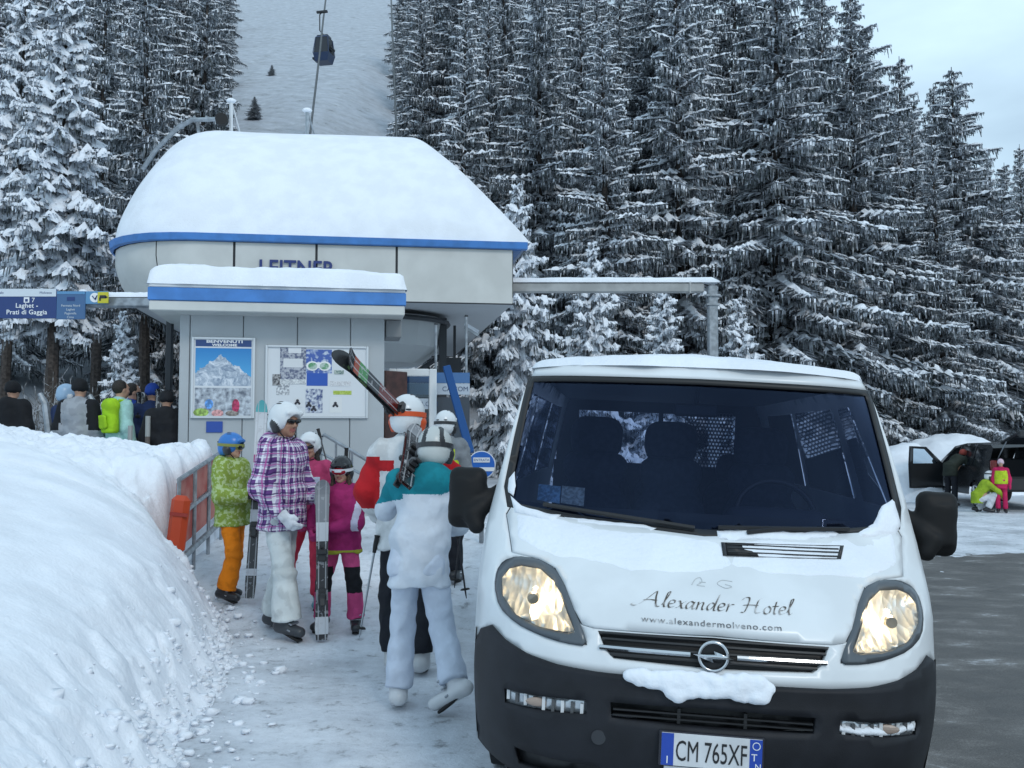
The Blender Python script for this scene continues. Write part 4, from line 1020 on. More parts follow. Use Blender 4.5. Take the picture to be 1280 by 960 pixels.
bumper_m = M('bumper_plastic', (.013, .0145, .019), .6, var=.2, vs=7, bump=.08, bs=260, spec=.3)
vblack = M('van_black', (.010, .011, .013), .5)
lamp_grey = M('lamp_bezel', (.10, .115, .13), .25, .3)
HL = [(-.85, 1.02), (-.79, 1.046), (-.70, 1.05), (-.62, 1.026), (-.575, .975), (-.53, .90), (-.495, .845), (-.467, .782), (-.56, .783), (-.65, .795), (-.76, .818), (-.84, .855), (-.874, .925), (-.874, .98)]
HLi = [(-.845, .96), (-.815, 1.0), (-.765, 1.018), (-.68, 1.018), (-.62, .985), (-.572, .922), (-.54, .866), (-.517, .823), (-.57, .819), (-.66, .822), (-.76, .845), (-.83, .90)]
mir_ = lambda P: [(-x, z) for x, z in reversed(P)]
HLR, HLiR = mir_(HL), mir_(HLi)
GR = sym([(-.43, .838), (-.39, .75), (-.34, .742), (-.0001, .738)])[:]
GR = [(-.43, .838), (-.40, .775), (-.365, .745), (0, .738), (.365, .745), (.40, .775), (.43, .838), (0, .849)]
HOOD = [(-.855, 1.232), (-.872, 1.200), (-.815, 1.058), (-.70, 1.053), (-.617, 1.028), (-.57, .975), (-.525, .90), (-.49, .853), (-.44, .846), (0, .857)]
HOOD = HOOD + [(-x, z) for x, z in reversed(HOOD[:-1])] + [(.5, 1.205), (.0, 1.175), (-.5, 1.205)]
BLK = [(-.848, 1.868), (-.885, 1.55), (-.905, 1.32), (-.875, 1.232), (-.5, 1.20), (0, 1.170)]
BLK = BLK + [(-x, z) for x, z in reversed(BLK[:-1])] + [(0, 1.876)]
GLS = [(-.815, 1.838), (-.845, 1.56), (-.868, 1.30), (-.85, 1.255), (-.5, 1.222), (0, 1.200)]
GLS = GLS + [(-x, z) for x, z in reversed(GLS[:-1])] + [(0, 1.848)]
BT = [(-.957, .66), (-.93, .735), (-.87, .775), (-.80, .742), (-.70, .716), (-.577, .700), (-.424, .695), (0, .70)]
BT = BT + [(-x, z) for x, z in reversed(BT[:-1])]
zs_ = np.linspace(.68, 1.915, 26)
OUT = [(-float(vw(z)), z) for z in zs_[::-1]] + [(x, z - .006) for x, z in BT[1:-1]] + [(float(vw(z)), z) for z in zs_] + [(.45, 1.932), (0, 1.938), (-.45, 1.932)]
def grow(P, k):
    c = np.mean(P, 0); return [tuple(np.array(p) + k * (np.array(p) - c) / np.linalg.norm(np.array(p) - c)) for p in P]
panel('body', paint, OUT, [grow(HOOD, .006), BLK, HL, HLR, GR], 0, .03, rim=.03)
panel('bonnet', paint, HOOD, [], .003, .03, rim=.04)
panel('liner', vblack, sym([(-.90, .72), (-.93, 1.1), (-.90, 1.26)])[:], [HLi, HLiR], -.05, .06, rim=0)
panel('windscreen_surround', vblack, BLK, [GLS], -.002, .03, rim=.03)
# glass
vg = bpy.data.materials.new('windscreen_glass'); vg.use_nodes = True; t = vg.node_tree; t.nodes.remove(t.nodes['Principled BSDF'])
tr = t.nodes.new('ShaderNodeBsdfTransparent'); tr.inputs[0].default_value = (.32, .39, .55, 1); gs = t.nodes.new('ShaderNodeBsdfGlossy'); gs.inputs['Roughness'].default_value = .02; gs.inputs[0].default_value = (.42, .58, 1, 1)
fr_ = t.nodes.new('ShaderNodeFresnel'); fr_.inputs[0].default_value = 1.42; ms = t.nodes.new('ShaderNodeMixShader')
t.links.new(fr_.outputs[0], ms.inputs[0]); t.links.new(tr.outputs[0], ms.inputs[1]); t.links.new(gs.outputs[0], ms.inputs[2]); t.links.new(ms.outputs[0], t.nodes['Material Output'].inputs[0])
ws = panel('windscreen', vg, GLS, [], -.012, .05, rim=0)
# stickers inside the glass
for nm, x0, x1, z0, z1, c in (('sticker', -.735, -.63, 1.275, 1.345, (.25, .42, .48)), ('sticker', -.625, -.52, 1.27, 1.345, (.45, .47, .38))):
    panel(nm, M('sticker_%d' % int(c[0] * 100), c, .5, var=.35, vs=60), [(x0, z0), (x1, z0 - .008), (x1, z1 - .004), (x0, z1)], [], -.02, .05, ws, rim=0)
# sides, roof, rear
vgs = bpy.data.materials.new('privacy_glass'); vgs.use_nodes = True; t = vgs.node_tree; t.nodes.remove(t.nodes['Principled BSDF'])
tr = t.nodes.new('ShaderNodeBsdfTransparent'); tr.inputs[0].default_value = (.13, .16, .22, 1); gs = t.nodes.new('ShaderNodeBsdfGlossy'); gs.inputs['Roughness'].default_value = .03
fr_ = t.nodes.new('ShaderNodeFresnel'); fr_.inputs[0].default_value = 1.45; ms = t.nodes.new('ShaderNodeMixShader')
t.links.new(fr_.outputs[0], ms.inputs[0]); t.links.new(tr.outputs[0], ms.inputs[1]); t.links.new(gs.outputs[0], ms.inputs[2]); t.links.new(ms.outputs[0], t.nodes['Material Output'].inputs[0])
def side(sg):
    def fn(v, o_):
        y, z = v[:, 0], v[:, 1]; x = vw(z) + .012 * np.sin(np.clip((z - .3) / 1.2, 0, 1) * 3.14)
        fy = vF(vw(z), z); yy = np.where(y < .0, fy, fy + (y) * (4.72 - fy) / 4.72)
        tp = 1 - .05 * smooth(3.6, 4.72, y); return np.stack([sg * (x * tp - (y < .02) * (x - vw(z))), yy, z], 1)
    win = [[(.42, 1.30), (.98, 1.30), (1.02, 1.80), (.70, 1.80)], [(1.25, 1.30), (2.75, 1.30), (2.75, 1.80), (1.25, 1.80)], [(2.95, 1.30), (4.2, 1.30), (4.15, 1.80), (2.95, 1.80)]]
    arch = lambda c: [(c + .42 * math.cos(a), .30 + .42 * math.sin(a)) for a in np.linspace(math.pi, 0, 14)]
    outer = [(0, 1.93), (0, .70), (0, .28)] + arch(.62) + arch(3.55) + [(4.72, .3), (4.72, 1.93)]
    panel('side_panel', paint, outer, win, 0, .08, rim=None, fn=fn)
    for w_ in win: panel('side_window', vgs, w_, [], 0, .2, rim=None, fn=lambda v, o_: fn(v, o_) - np.array([sg * .006, 0, 0]))
side(-1); side(1)
xs_ = np.linspace(-1, 1, 25); ys_ = np.linspace(0, 1, 20); V = []
for q in ys_:
    for u in xs_:
        hw = float(vw(1.915)); x = u * hw; y0 = float(vF(np.array(x), np.array(1.915 + .02 * (1 - u * u)))); y = y0 + q * (4.70 - y0)
        V.append((x, y, 1.915 + (.023 + .05 * math.sin(min(1, q * 3) * math.pi / 2)) * (1 - abs(u) ** 2.4)))
F = [(j * 25 + i, j * 25 + i + 1, j * 25 + 26 + i, j * 25 + 25 + i) for j in range(19) for i in range(24)]
mk('roof', V, F, paint, van, None, True)
for x0, x1 in ((-.88, -.70), (-.02, .02), (.70, .88)): 
    mb = MB(); mb.box(((x0 + x1) / 2, 4.70, 1.55), (x1 - x0, .04, .70)); mb.build('rear_pillar', vblack, van)
mb = MB(); mb.box((.74, 4.66, 1.55), (.24, .03, .5)); mb.build('rear_blind', vblack, van)
mb = MB(); mb.box((0, 4.70, .80), (1.8, .045, 1.12)); mb.box((0, 4.70, 1.86), (1.7, .045, .13)); mb.build('rear_door', vblack, van)
# perforated guard in the right rear window
mb = MB(); hx = .030
for r_ in range(15):
    for c_ in range(14):
        x = .22 + .036 * c_ * .78 + (.014 if r_ % 2 else 0); z = 1.37 + .031 * r_
        ro, ri = .0195, .0105
        m_ = 6; V = []; 
        for k in range(m_): a = 2 * math.pi * k / m_; V += [(x + ro * math.cos(a), 4.66, z + ro * math.sin(a)), (x + ri * math.cos(a), 4.66, z + ri * math.sin(a))]
        mb.add(V, [(2 * k, 2 * ((k + 1) % m_), 2 * ((k + 1) % m_) + 1, 2 * k + 1) for k in range(m_)])
mb.build('rear_guard', M('guard_grey', (.10, .11, .12), .6), van)
# cabin
inn = M('cabin_dark', (.030, .033, .042), .7); seat_m = M('seat_cloth', (.050, .055, .068), .9, var=.2, vs=30)
mb = MB(); mb.box((0, 2.6, .55), (1.74, 4.1, .06)); mb.build('cabin_floor', inn, van)
mb = MB(); mb.box((0, 3.0, 1.895), (1.6, 3.3, .02)); mb.build('headliner', M('headliner', (.09, .095, .11), .9), van)
dsh = SD(); dsh.cap((-.72, 1.08, 1.09), (.72, 1.08, 1.09), .12, .12, .02).cap((-.7, .95, 1.05), (.7, .95, 1.05), .12, .12, .05).cap((.22, 1.16, 1.2), (.58, 1.16, 1.2), .075, .075, .04)
dsh.build('dashboard', [inn], van, .03)
mb = MB(); c_ = Vector((.42, 1.32, 1.22)); rx = Matrix.Rotation(R(-28), 3, 'X')
mb.tube([c_ + rx @ Vector((.195 * math.cos(a), 0, .195 * math.sin(a))) for a in np.linspace(0, 2 * math.pi, 25)], .016, 6, cap=False)
for a in (R(200), R(340), R(270)): mb.tube([c_, c_ + rx @ Vector((.19 * math.cos(a), 0, .19 * math.sin(a)))], .014, 5)
mb.ball(c_, (.06, .03, .06), 10, 6); mb.build('steering_wheel', vblack, van, True)
def seat(x, y, top, w_=.42):
    s_ = SD(); s_.cap((x - w_ / 2 + .1, y, 1.0), (x + w_ / 2 - .1, y, 1.0), .10, .10, .05).cap((x - w_ / 2 + .1, y + .1, top - .32), (x + w_ / 2 - .1, y + .1, top - .32), .085, .085, .16).cap((x - w_ / 2 + .1, y + .05, 1.15), (x + w_ / 2 - .1, y + .05, 1.15), .1, .1, .16)
    o = s_.build('seat_back', [seat_m], van, .03)
    s_ = SD(); s_.cap((x - .07, y + .14, top - .11), (x + .07, y + .14, top - .11), .085, .085, .02).cap((x - .08, y + .14, top - .20), (x + .08, y + .14, top - .20), .07, .07, .06); s_.build('headrest', [seat_m], o, .025)
    mb = MB(); mb.box((x, y - .22, .86), (w_, .46, .16), bev=.05); mb.build('seat_cushion', seat_m, van)
seat(-.50, 2.0, 1.72); seat(-.06, 2.0, 1.71, .40); seat(.46, 2.0, 1.70)
for x in (-.5, .0, .5): seat(x, 3.3, 1.52)
# rear view mirror
mb = MB(); mb.box((0, 1.22, 1.73), (.22, .03, .065), bev=.012); mb.tube([(0, 1.22, 1.76), (0, 1.16, 1.83)], .012, 6); mb.build('rear_view_mirror', vblack, van)
# bumper
FG = [(-.79, .56), (-.62, .578), (-.462, .592), (-.458, .540), (-.62, .522), (-.785, .505)]; FGR = mir_(FG)
SLT = [(-.372, .598), (0, .610), (.372, .598), (.365, .54), (0, .535), (-.365, .54)]
zb = np.linspace(.24, .66, 9)
BUMP = [(-float(vw(z)), z) for z in zb[::-1]] 
BUMP = BT[::-1] + [(-float(vw(z)), z) for z in zb[::-1][1:]] + [(-.5, .22), (.5, .22)] + [(float(vw(z)), z) for z in zb[:-1]]
def boff(v): return .016 + .010 * smooth(.63, .60, v[:, 1]) * smooth(.46, .50, v[:, 1]) * 0 - .014 * smooth(.36, .33, v[:, 1]) + .01 * smooth(.66, .69, v[:, 1])
LOW = [(-.74, .335), (-.40, .345), (-.38, .28), (-.72, .27)]
bump_o = panel('bumper', bumper_m, BUMP, [FG, FGR, SLT, LOW, mir_(LOW)], boff, .028, rim=.04)
panel('bumper_recess', vblack, grow(SLT, .02), [], -.05, .05, bump_o, rim=0); panel('bumper_recess', vblack, grow(LOW, .02), [], -.04, .05, bump_o, rim=0); panel('bumper_recess', vblack, grow(mir_(LOW), .02), [], -.04, .05, bump_o, rim=0)
for z in (.555, .575): mb = MB(); mb.box((0, .02, z), (.72, .02, .006)); mb.build('bumper_slat', vblack, bump_o)
for x in (-.12, .12): mb = MB(); mb.box((x, .022, .567), (.012, .02, .055)); mb.build('bumper_slat', vblack, bump_o)
mb = MB(); y_ = float(vF(-.41, .464)) - .017; m3 = Matrix.Rotation(-.2, 3, 'Z'); mb.tube([(-.41, y_ - .002, .464), (-.409, y_ + .01, .464)], .027, 20); mb.build('tow_cover', M('bumper_cap', (.026, .029, .035), .5), bump_o)
for sg in (-1, 1):   # bumper wraps round to the wheel arch
    V = []; nz_ = 12; zz_ = np.linspace(.24, .73, nz_)
    for j, q in enumerate(np.linspace(0, 1, 6)):
        for z in zz_:
            x = float(vw(z)); y0 = float(vF(np.array(x), np.array(z))) - .016; V.append((sg * (x + .016 * min(1, q * 3)), y0 + q * max(.02, (1.0 - y0 - .15)), z - .10 * q * (z > .6)))
    F = [(j * nz_ + i, j * nz_ + i + 1, j * nz_ + nz_ + i + 1, j * nz_ + nz_ + i) for j in range(5) for i in range(nz_ - 1)]
    if sg > 0: F = [f[::-1] for f in F]
    mk('bumper_corner', V, F, bumper_m, bump_o, None, True)
# headlamps
lens = bpy.data.materials.new('clear_lens'); lens.use_nodes = True; t = lens.node_tree; t.nodes.remove(t.nodes['Principled BSDF'])
tr = t.nodes.new('ShaderNodeBsdfTransparent'); tr.inputs[0].default_value = (.92, .94, .95, 1); gs = t.nodes.new('ShaderNodeBsdfGlossy'); gs.inputs['Roughness'].default_value = .05
fr_ = t.nodes.new('ShaderNodeFresnel'); fr_.inputs[0].default_value = 1.45; ms = t.nodes.new('ShaderNodeMixShader')
t.links.new(fr_.outputs[0], ms.inputs[0]); t.links.new(tr.outputs[0], ms.inputs[1]); t.links.new(gs.outputs[0], ms.inputs[2]); t.links.new(ms.outputs[0], t.nodes['Material Output'].inputs[0])
refl = bpy.data.materials.new('fluted_reflector'); refl.use_nodes = True; t = refl.node_tree; b = t.nodes['Principled BSDF']
b.inputs['Base Color'].default_value = (.85, .83, .78, 1); b.inputs['Metallic'].default_value = .75; b.inputs['Roughness'].default_value = .34
co = t.nodes.new('ShaderNodeTexCoord'); wv = t.nodes.new('ShaderNodeTexVoronoi'); wv.inputs['Scale'].default_value = 27; mpp = t.nodes.new('ShaderNodeMapping'); mpp.inputs['Scale'].default_value = (1, .3, .42)
t.links.new(co.outputs['Object'], mpp.inputs[0]); t.links.new(mpp.outputs[0], wv.inputs[0]); bp = t.nodes.new('ShaderNodeBump'); bp.inputs['Strength'].default_value = 1; bp.inputs['Distance'].default_value = .02
t.links.new(wv.outputs[0], bp.inputs['Height']); t.links.new(bp.outputs[0], b.inputs['Normal'])
bulb = M('bulb_lit', (1, .80, .50), emit=9)
for sg in (-1, 1):
    o_, i_ = (HL, HLi) if sg < 0 else (HLR, HLiR)
    hd = panel('headlight', lamp_grey, rounded(grow(o_, .004), 1), [i_], .006, .025, rim=.05)
    cx, cz = sg * .695, .915
    def bowl(v, o2=None):
        dd = dist_to(v, i_); dep = .13 * (1 - np.exp(-dd / .055)); return -dep - .002
    panel('reflector', refl, i_, [], bowl, .012, hd, rim=0)
    panel('lens', lens, rounded(i_, 1), [], .010, .03, hd, rim=0)
    yb = float(vF(np.array(cx), np.array(cz))) + .05
    mb = MB(); mb.ball((cx, yb, cz), (.020, .03, .020), 12, 8); mb.ball((cx + sg * -.02, yb + .02, cz - .045), (.012, .012, .012), 8, 6); mb.build('bulb', bulb, hd, True)
    mb = MB(); mb.tube([(cx, yb - .055, cz), (cx, yb - .03, cz)], [.022, .026], 14); mb.build('bulb_shield', M('shield_warm', (.30, .27, .22), .35, .5), hd)
    pl = bpy.data.lights.new('headlight_glow', 'POINT'); pl.energy = .5; pl.color = (1, .78, .48); pl.shadow_soft_size = .02
    po = bpy.data.objects.new('headlight_glow', pl); COL.objects.link(po); po.parent = hd; po.location = (cx, yb - .012, cz + .045)
    # front indicators / fog lamps
    q = FG if sg < 0 else FGR
    fg = panel('fog_light', M('fog_clear', (.50, .53, .56), .12, .6), grow(q, -.004), [], -.004, .02, rim=.03)
    xa = sorted([p[0] for p in q]); 
    for k in range(9):
        x = xa[0] + (xa[-1] - xa[0]) * (k + .5) / 9
        mb = MB(); y = float(vF(np.array(x), np.array(.55))); mb.box((x, y - .001, .549), (.012, .012, .050)); mb.build('flute', M('flute_dark', (.08, .085, .09), .3) if k % 2 else M('flute_light', (.62, .64, .66), .2), fg)
    xm = sg * .645; mb = MB(); mb.ball((xm, float(vF(np.array(xm), np.array(.55))) - .006, .55), (.05, .010, .018), 10, 6); mb.build('amber_bulb', M('amber', (.32, .25, .21), .3), fg)
# grille, bars, badge
g_o = panel('grille', vblack, grow(GR, .012), [], -.045, .04, rim=0)
for i, z in enumerate((.762, .788, .812, .832)):
    hw = float(np.interp(z, [.745, .775, .838], [.36, .395, .425])); P = [(x, float(vF(np.array(x), np.array(z))) + .004, z + .006 * (1 - (x / hw) ** 2)) for x in np.linspace(-hw, hw, 13)]
    mb = MB(); mb.tube(P, .0065, 5); mb.build('grille_slat', M('slat_black', (.018, .019, .021), .35), g_o)
chrome = M('chrome', (.62, .64, .66), .14, 1.0)
for x0, x1 in ((-.42, -.085), (.085, .415)):
    mb = MB(); mb.tube([(x, float(vF(np.array(x), np.array(.785))) - .006, .785 + .004 * (1 - (x / .42) ** 2)) for x in np.linspace(x0, x1, 9)], .0095, 6); mb.build('chrome_bar', chrome, g_o)
yb = float(vF(np.array(0.), np.array(.79))) - .022
mb = MB(); mb.tube([(-.002 + .052 * math.cos(a), yb + .012 * 0, .79 + .052 * math.sin(a)) for a in np.linspace(0, 2 * math.pi, 37)], .0062, 8, cap=False)
zg = [(-.074, .005), (.005, .008), (.0, .021), (.074, -.005), (-.005, -.008), (-.0, -.021)]
mb.prism(zg, lambda x, z: (x - .002, yb - .008, .79 + z), lambda x, z: (x - .002, yb + .006, .79 + z)); mb.build('badge', chrome, van, True)
mb = MB(); mb.tube([(0, yb + .03, .79), (0, yb + .014, .79)], .050, 24); mb.build('badge_back', vblack, van)
# number plate
pz0, pz1 = .404, .520; pw = .182
def flat3(name, x0, x1, z0, z1, y0, y1, mat, par, bev=.002):
    mb = MB(); mb.box(((x0 + x1) / 2, (y0 + y1) / 2, (z0 + z1) / 2), (x1 - x0, y1 - y0, z1 - z0), bev=bev); return mb.build(name, mat, par)
npl = flat3('number_plate', -pw - .008, pw + .002, pz0 - .004, pz1 + .004, -.034, -.018, M('plate_frame', (.02, .02, .03), .4), van, .003)
flat3('plate_face', -pw, pw - .006, pz0, pz1, -.0375, -.034, M('plate_white', (.62, .64, .66), .35, var=.08, vs=9), npl, .001)
pb = M('plate_blue_band', (.015, .06, .38), .35)
flat3('blue_band', -pw, -pw + .044, pz0 + .001, pz1 - .001, -.039, -.0375, pb, npl, 0); flat3('blue_band', pw - .050, pw - .006, pz0 + .001, pz1 - .001, -.039, -.0375, pb, npl, 0)
text('lettering', 'CM 765XF', .104, vblack, npl, face_m(-.004, -.0385, .424), .0008, xs=.555, off=.0)
text('lettering', 'I', .038, ink, npl, face_m(-pw + .022, -.040, .412), .0005); text('lettering', 'T', .036, ink, npl, face_m(pw - .034, -.040, .444), .0005); text('lettering', 'N', .030, ink, npl, face_m(pw - .020, -.040, .414), .0005)
mb = MB(); mb.tube([(pw - .027 + .013 * math.cos(a), -.040, .496 + .013 * math.sin(a)) for a in np.linspace(0, 2 * math.pi, 17)], .0016, 4, cap=False); mb.build('ring_mark', ink, npl)
flat3('dealer_strip', -.17, .13, .376, .400, -.034, -.022, M('strip_grey', (.45, .47, .5), .4), npl, .002)
text('lettering', 'FRANCESCHI', .024, vblack, npl, face_m(-.02, -.0355, .379), .0005, shear=.2)
# mirrors
for sg in (-1, 1):
    s_ = SD(); X = 1.092
    for dx in (-.045, .045): s_.cap((sg * (X + dx), 1.02, 1.352), (sg * (X + dx * .9), 1.01, 1.150), .045, .043, .012)
    for z in (1.352, 1.30, 1.20, 1.150): s_.cap((sg * (X - .045), 1.0, z), (sg * (X + .045), 1.01, z), .047, .044, .012)
    s_.seg((sg * X, .99, 1.345), (sg * X, .985, 1.155), (1, 0, 0), (.078, .05), (.078, .05), .02)
    s_.cap((sg * (X - .03), .945, 1.185), (sg * (X - .06), .945, 1.125), .036, .040, .012).cap((sg * 1.02, .965, 1.215), (sg * (X - .03), .955, 1.165), .034, .038, .012)
    s_.cap((sg * .94, 1.03, 1.285), (sg * 1.03, .97, 1.20), .040, .042, .03)
    s_.build('side_mirror', [M('mirror_black', (.008, .0085, .0095), .6, bump=.05, bs=300, spec=.25)], van, .012)
# wipers
for (x0, x1, z0, z1) in ((-.70, -.16, 1.262, 1.218), (.62, .06, 1.232, 1.214)):
    wp = MB(); P = [(x, float(vF(np.array(x), np.array(z))) - .02, z) for x, z in ((x0 + (x1 - x0) * k / 8, z0 + (z1 - z0) * k / 8) for k in range(9))]
    wp.tube(P, .010, 5); o = wp.build('wiper', vblack, van); mb = MB(); z = z1 - .01; mb.tube([P[4], (P[8][0] + .12 * (1 if x1 < 0 else 1), P[8][1] - .02, z1 - .012)], .011, 5); mb.build('wiper_arm', vblack, o)
# bonnet vent
vt = panel('bonnet_vent', vblack, [(.075, 1.158), (.575, 1.168), (.545, 1.122), (.075, 1.114)], [], .006, .05, rim=.02)
vr = [(.075, 1.158), (.575, 1.168), (.545, 1.122), (.075, 1.114)]
panel('vent_frame', M('vent_edge', (.02, .02, .022), .3), grow(vr, .008), [grow(vr, -.008)], .012, .03, vt, rim=.02)
for z in (1.128, 1.142, 1.154): mb = MB(); mb.tube([(x, float(vF(np.array(x), np.array(z))) - .009, z + .006 * (x - .3)) for x in np.linspace(.09, .555, 8)], .004, 4); mb.build('vent_slat', M('slat_black', (.018, .019, .021), .35), vt)
# wheels
for sg in (-1, 1):
    for yc in (1.05, 3.95):
        wl = MB(); wl.tube([(sg * .70, yc, .33), (sg * .71, yc, .33), (sg * .90, yc, .33), (sg * .915, yc, .33)], [.28, .33, .33, .28], 24); o = wl.build('wheel', rubber, van)
        mb = MB(); mb.tube([(sg * .88, yc, .33), (sg * .92, yc, .33)], .20, 18); mb.build('rim', galv, o)
# snow lying on the van
def snow_patch(name, poly, thick, seed, st=.016, thr=None, f_=14, amp=.35, ed=.02):
    P = np.array(resamp(poly, st)); rg = np.random.RandomState(seed)
    P = P + .010 * np.stack([n2(P[:, 0], P[:, 1], 26, seed), n2(P[:, 0], P[:, 1], 22, seed + 1)], 1); poly2 = [tuple(p) for p in P]
    def off(v):
        d = dist_to(v, poly2); return .002 + thick * np.clip(1 - np.exp(-d / ed), 0, 1) * (1 + amp * n2(v[:, 0], v[:, 1], f_ * 2, seed + 2))
    if thr is not None:
        def off(v):
            d = dist_to(v, poly2); q = n2(v[:, 0], v[:, 1], f_, seed + 3, 5) - thr + .65 * smooth(.97, 1.10, v[:, 1])
            return -.004 + (thick + .004) * smooth(-.1, .35, q) * smooth(0, ed, d) * (1 + .25 * n2(v[:, 0], v[:, 1], 40, seed + 2))
    return panel(name, snow, poly2, [], off, st, van, rim=.006)
snow_patch('bonnet_snow', [(-.84, 1.225), (-.80, 1.10), (-.62, 1.06), (-.3, 1.03), (.1, 1.06), (.62, 1.05), (.82, 1.10), (.85, 1.23), (.5, 1.20), (0, 1.175), (-.5, 1.20)], .008, 5, .016, .0, 7)
snow_patch('bonnet_snow', [(.18, 1.02), (.55, 1.03), (.48, .88), (.36, .86), (.22, .885)], .006, 9, .014, .18, 12)
snow_patch('bonnet_snow', [(-.60, 1.06), (-.33, 1.06), (-.26, .88), (-.40, .865), (-.46, .90)], .005, 12, .014, .30, 12)
s_ = SD(); rg = random.Random(21); bpoly = [(-.32, .70), (-.26, .712), (-.14, .715), (-.09, .728), (0, .733), (.12, .726), (.205, .712), (.205, .69), (.16, .650), (.05, .665), (-.07, .655), (-.13, .640), (-.17, .665), (-.29, .685)]
while len(s_.p) < 150:
    x, z = rg.uniform(-.33, .22), rg.uniform(.62, .735)
    if not inside(np.array([[x, z]]), bpoly)[0]: continue
    q = rg.uniform(.012, .027); s_.ell((x, float(vF(np.array(x), np.array(z))) - .028, z), (q * 1.1, q, q), k=.012)
s_.build('bumper_snow', [snow], van, .0075, amp=.004, freq=60, seed=4)
snow_patch('fog_light_snow', [(.42, .565), (.50, .560), (.66, .545), (.79, .548), (.785, .518), (.60, .520), (.44, .545)], .03, 31, .01)
snow_patch('cowl_snow', [(-.86, 1.27), (-.80, 1.245), (-.62, 1.222), (-.66, 1.195), (-.83, 1.21)], .03, 41, .014); snow_patch('cowl_snow', [(.05, 1.20), (.18, 1.216), (.40, 1.21), (.56, 1.215), (.60, 1.19), (.30, 1.175), (.05, 1.165)], .025, 45, .014)
snow_patch('cowl_snow', [(.64, 1.215), (.74, 1.245), (.80, 1.33), (.87, 1.36), (.885, 1.25), (.84, 1.20), (.68, 1.19)], .02, 49, .012, .0, 14); snow_patch('cowl_snow', [(-.60, 1.215), (-.35, 1.205), (-.20, 1.197), (-.22, 1.183), (-.55, 1.197)], .016, 52, .012)
snow_patch('vent_snow', [(.085, 1.152), (.32, 1.158), (.27, 1.122), (.085, 1.118)], .010, 55, .012, -.15, 14); snow_patch('pillar_snow', [(-.885, 1.36), (-.86, 1.39), (-.845, 1.33), (-.85, 1.285), (-.88, 1.30)], .014, 57, .01)
X, Y = np.meshgrid(np.linspace(-1, 1, 110), np.linspace(0, 1, 80), indexing='ij')
hw = .835; xx = X * hw + 0; y0 = vF(xx, np.full_like(xx, 1.93)) - .015 + .03 * n2(X, X * 0, 9, 71); yy = y0 + Y * (4.6 - y0)
e = (1 - np.abs(X) ** 30) * (1 - (1 - Y) ** 60)
zz = 1.912 + .07 * (1 - np.abs(X) ** 2.4) * np.clip(Y * 4 + .3, 0, 1) + .052 * np.clip(e, 0, 1) ** .4 * (1 + .35 * n2(xx, yy, 5, 72) + .12 * n2(xx, yy, 18, 73))
i = np.arange(110 * 80).reshape(110, 80); F = np.stack([i[:-1, :-1], i[1:, :-1], i[1:, 1:], i[:-1, 1:]], -1).reshape(-1, 4)
mk('roof_snow', np.stack([xx, yy, zz], -1).reshape(-1, 3), F, snow, van, None, True)
# hand-lettered name on the bonnet: pen strokes on an x-height grid, (x, y) with y 0 = base line, 1 = x-height, 2 = ascender
GL = {
 'A': (1.9, [[(-.5, .35), (-.75, .1), (-.4, -.05), (.2, .5), (.9, 1.6), (1.2, 2.0), (1.25, 1.2), (1.45, .15), (1.75, .05)], [(.2, .75), (.8, .85), (1.4, .8)]]),
 'l': (.5, [[(.05, .3), (.35, 1.3), (.5, 2.0), (.3, 1.9), (.2, .6), (.3, .05), (.55, .25)]]),
 'e': (.75, [[(.1, .5), (.55, .6), (.6, .95), (.3, 1.0), (.1, .55), (.25, .05), (.7, .25)]]),
 'x': (.85, [[(.1, .9), (.3, .95), (.45, .5), (.6, .05), (.85, .15)], [(.85, .95), (.6, .75), (.3, .2), (.05, .05)]]),
 'a': (.9, [[(.7, .85), (.4, 1.0), (.1, .5), (.2, .05), (.5, .3), (.75, .95), (.65, .3), (.75, .03), (.95, .25)]]),
 'n': (.95, [[(.1, .9), (.2, .95), (.15, .02)], [(.17, .5), (.45, .95), (.65, .9), (.6, .3), (.7, .03), (.95, .25)]]),
 'd': (.95, [[(.7, .85), (.4, 1.0), (.1, .5), (.2, .05), (.5, .3), (.75, 1.0), (.95, 2.1), (.7, .3), (.8, .03), (1.0, .2)]]),
 'r': (.7, [[(.1, .9), (.22, .95), (.15, .02)], [(.17, .45), (.4, .9), (.7, .95)]]),
 'H': (1.9, [[(-.1, 1.6), (.2, 1.95), (.55, 1.9), (.5, 1.0), (.3, .1), (0, .05)], [(.1, .95), (.8, 1.05), (1.4, 1.0)], [(1.7, 2.0), (1.4, 1.7), (1.25, .8), (1.3, .1), (1.7, .15)]]),
 'o': (.8, [[(.45, 1.0), (.12, .6), (.2, .05), (.55, .1), (.68, .65), (.45, 1.0)]]),
 't': (.55, [[(.3, 1.6), (.2, .4), (.3, .03), (.55, .2)], [(.0, 1.0), (.55, 1.05)]]),
 ' ': (.7, [])}
def catmull(P, n=6):
    P = [Vector(p) for p in P]; Q = [P[0]] + P + [P[-1]]; out = []
    for i in range(1, len(Q) - 2):
        for k in range(n):
            t_ = k / n; a, b, c, d = Q[i - 1:i + 3]
            out.append(.5 * (2 * b + (c - a) * t_ + (2 * a - 5 * b + 4 * c - d) * t_ ** 2 + (3 * b - a - 3 * c + d) * t_ ** 3))
    return out + [P[-1]]
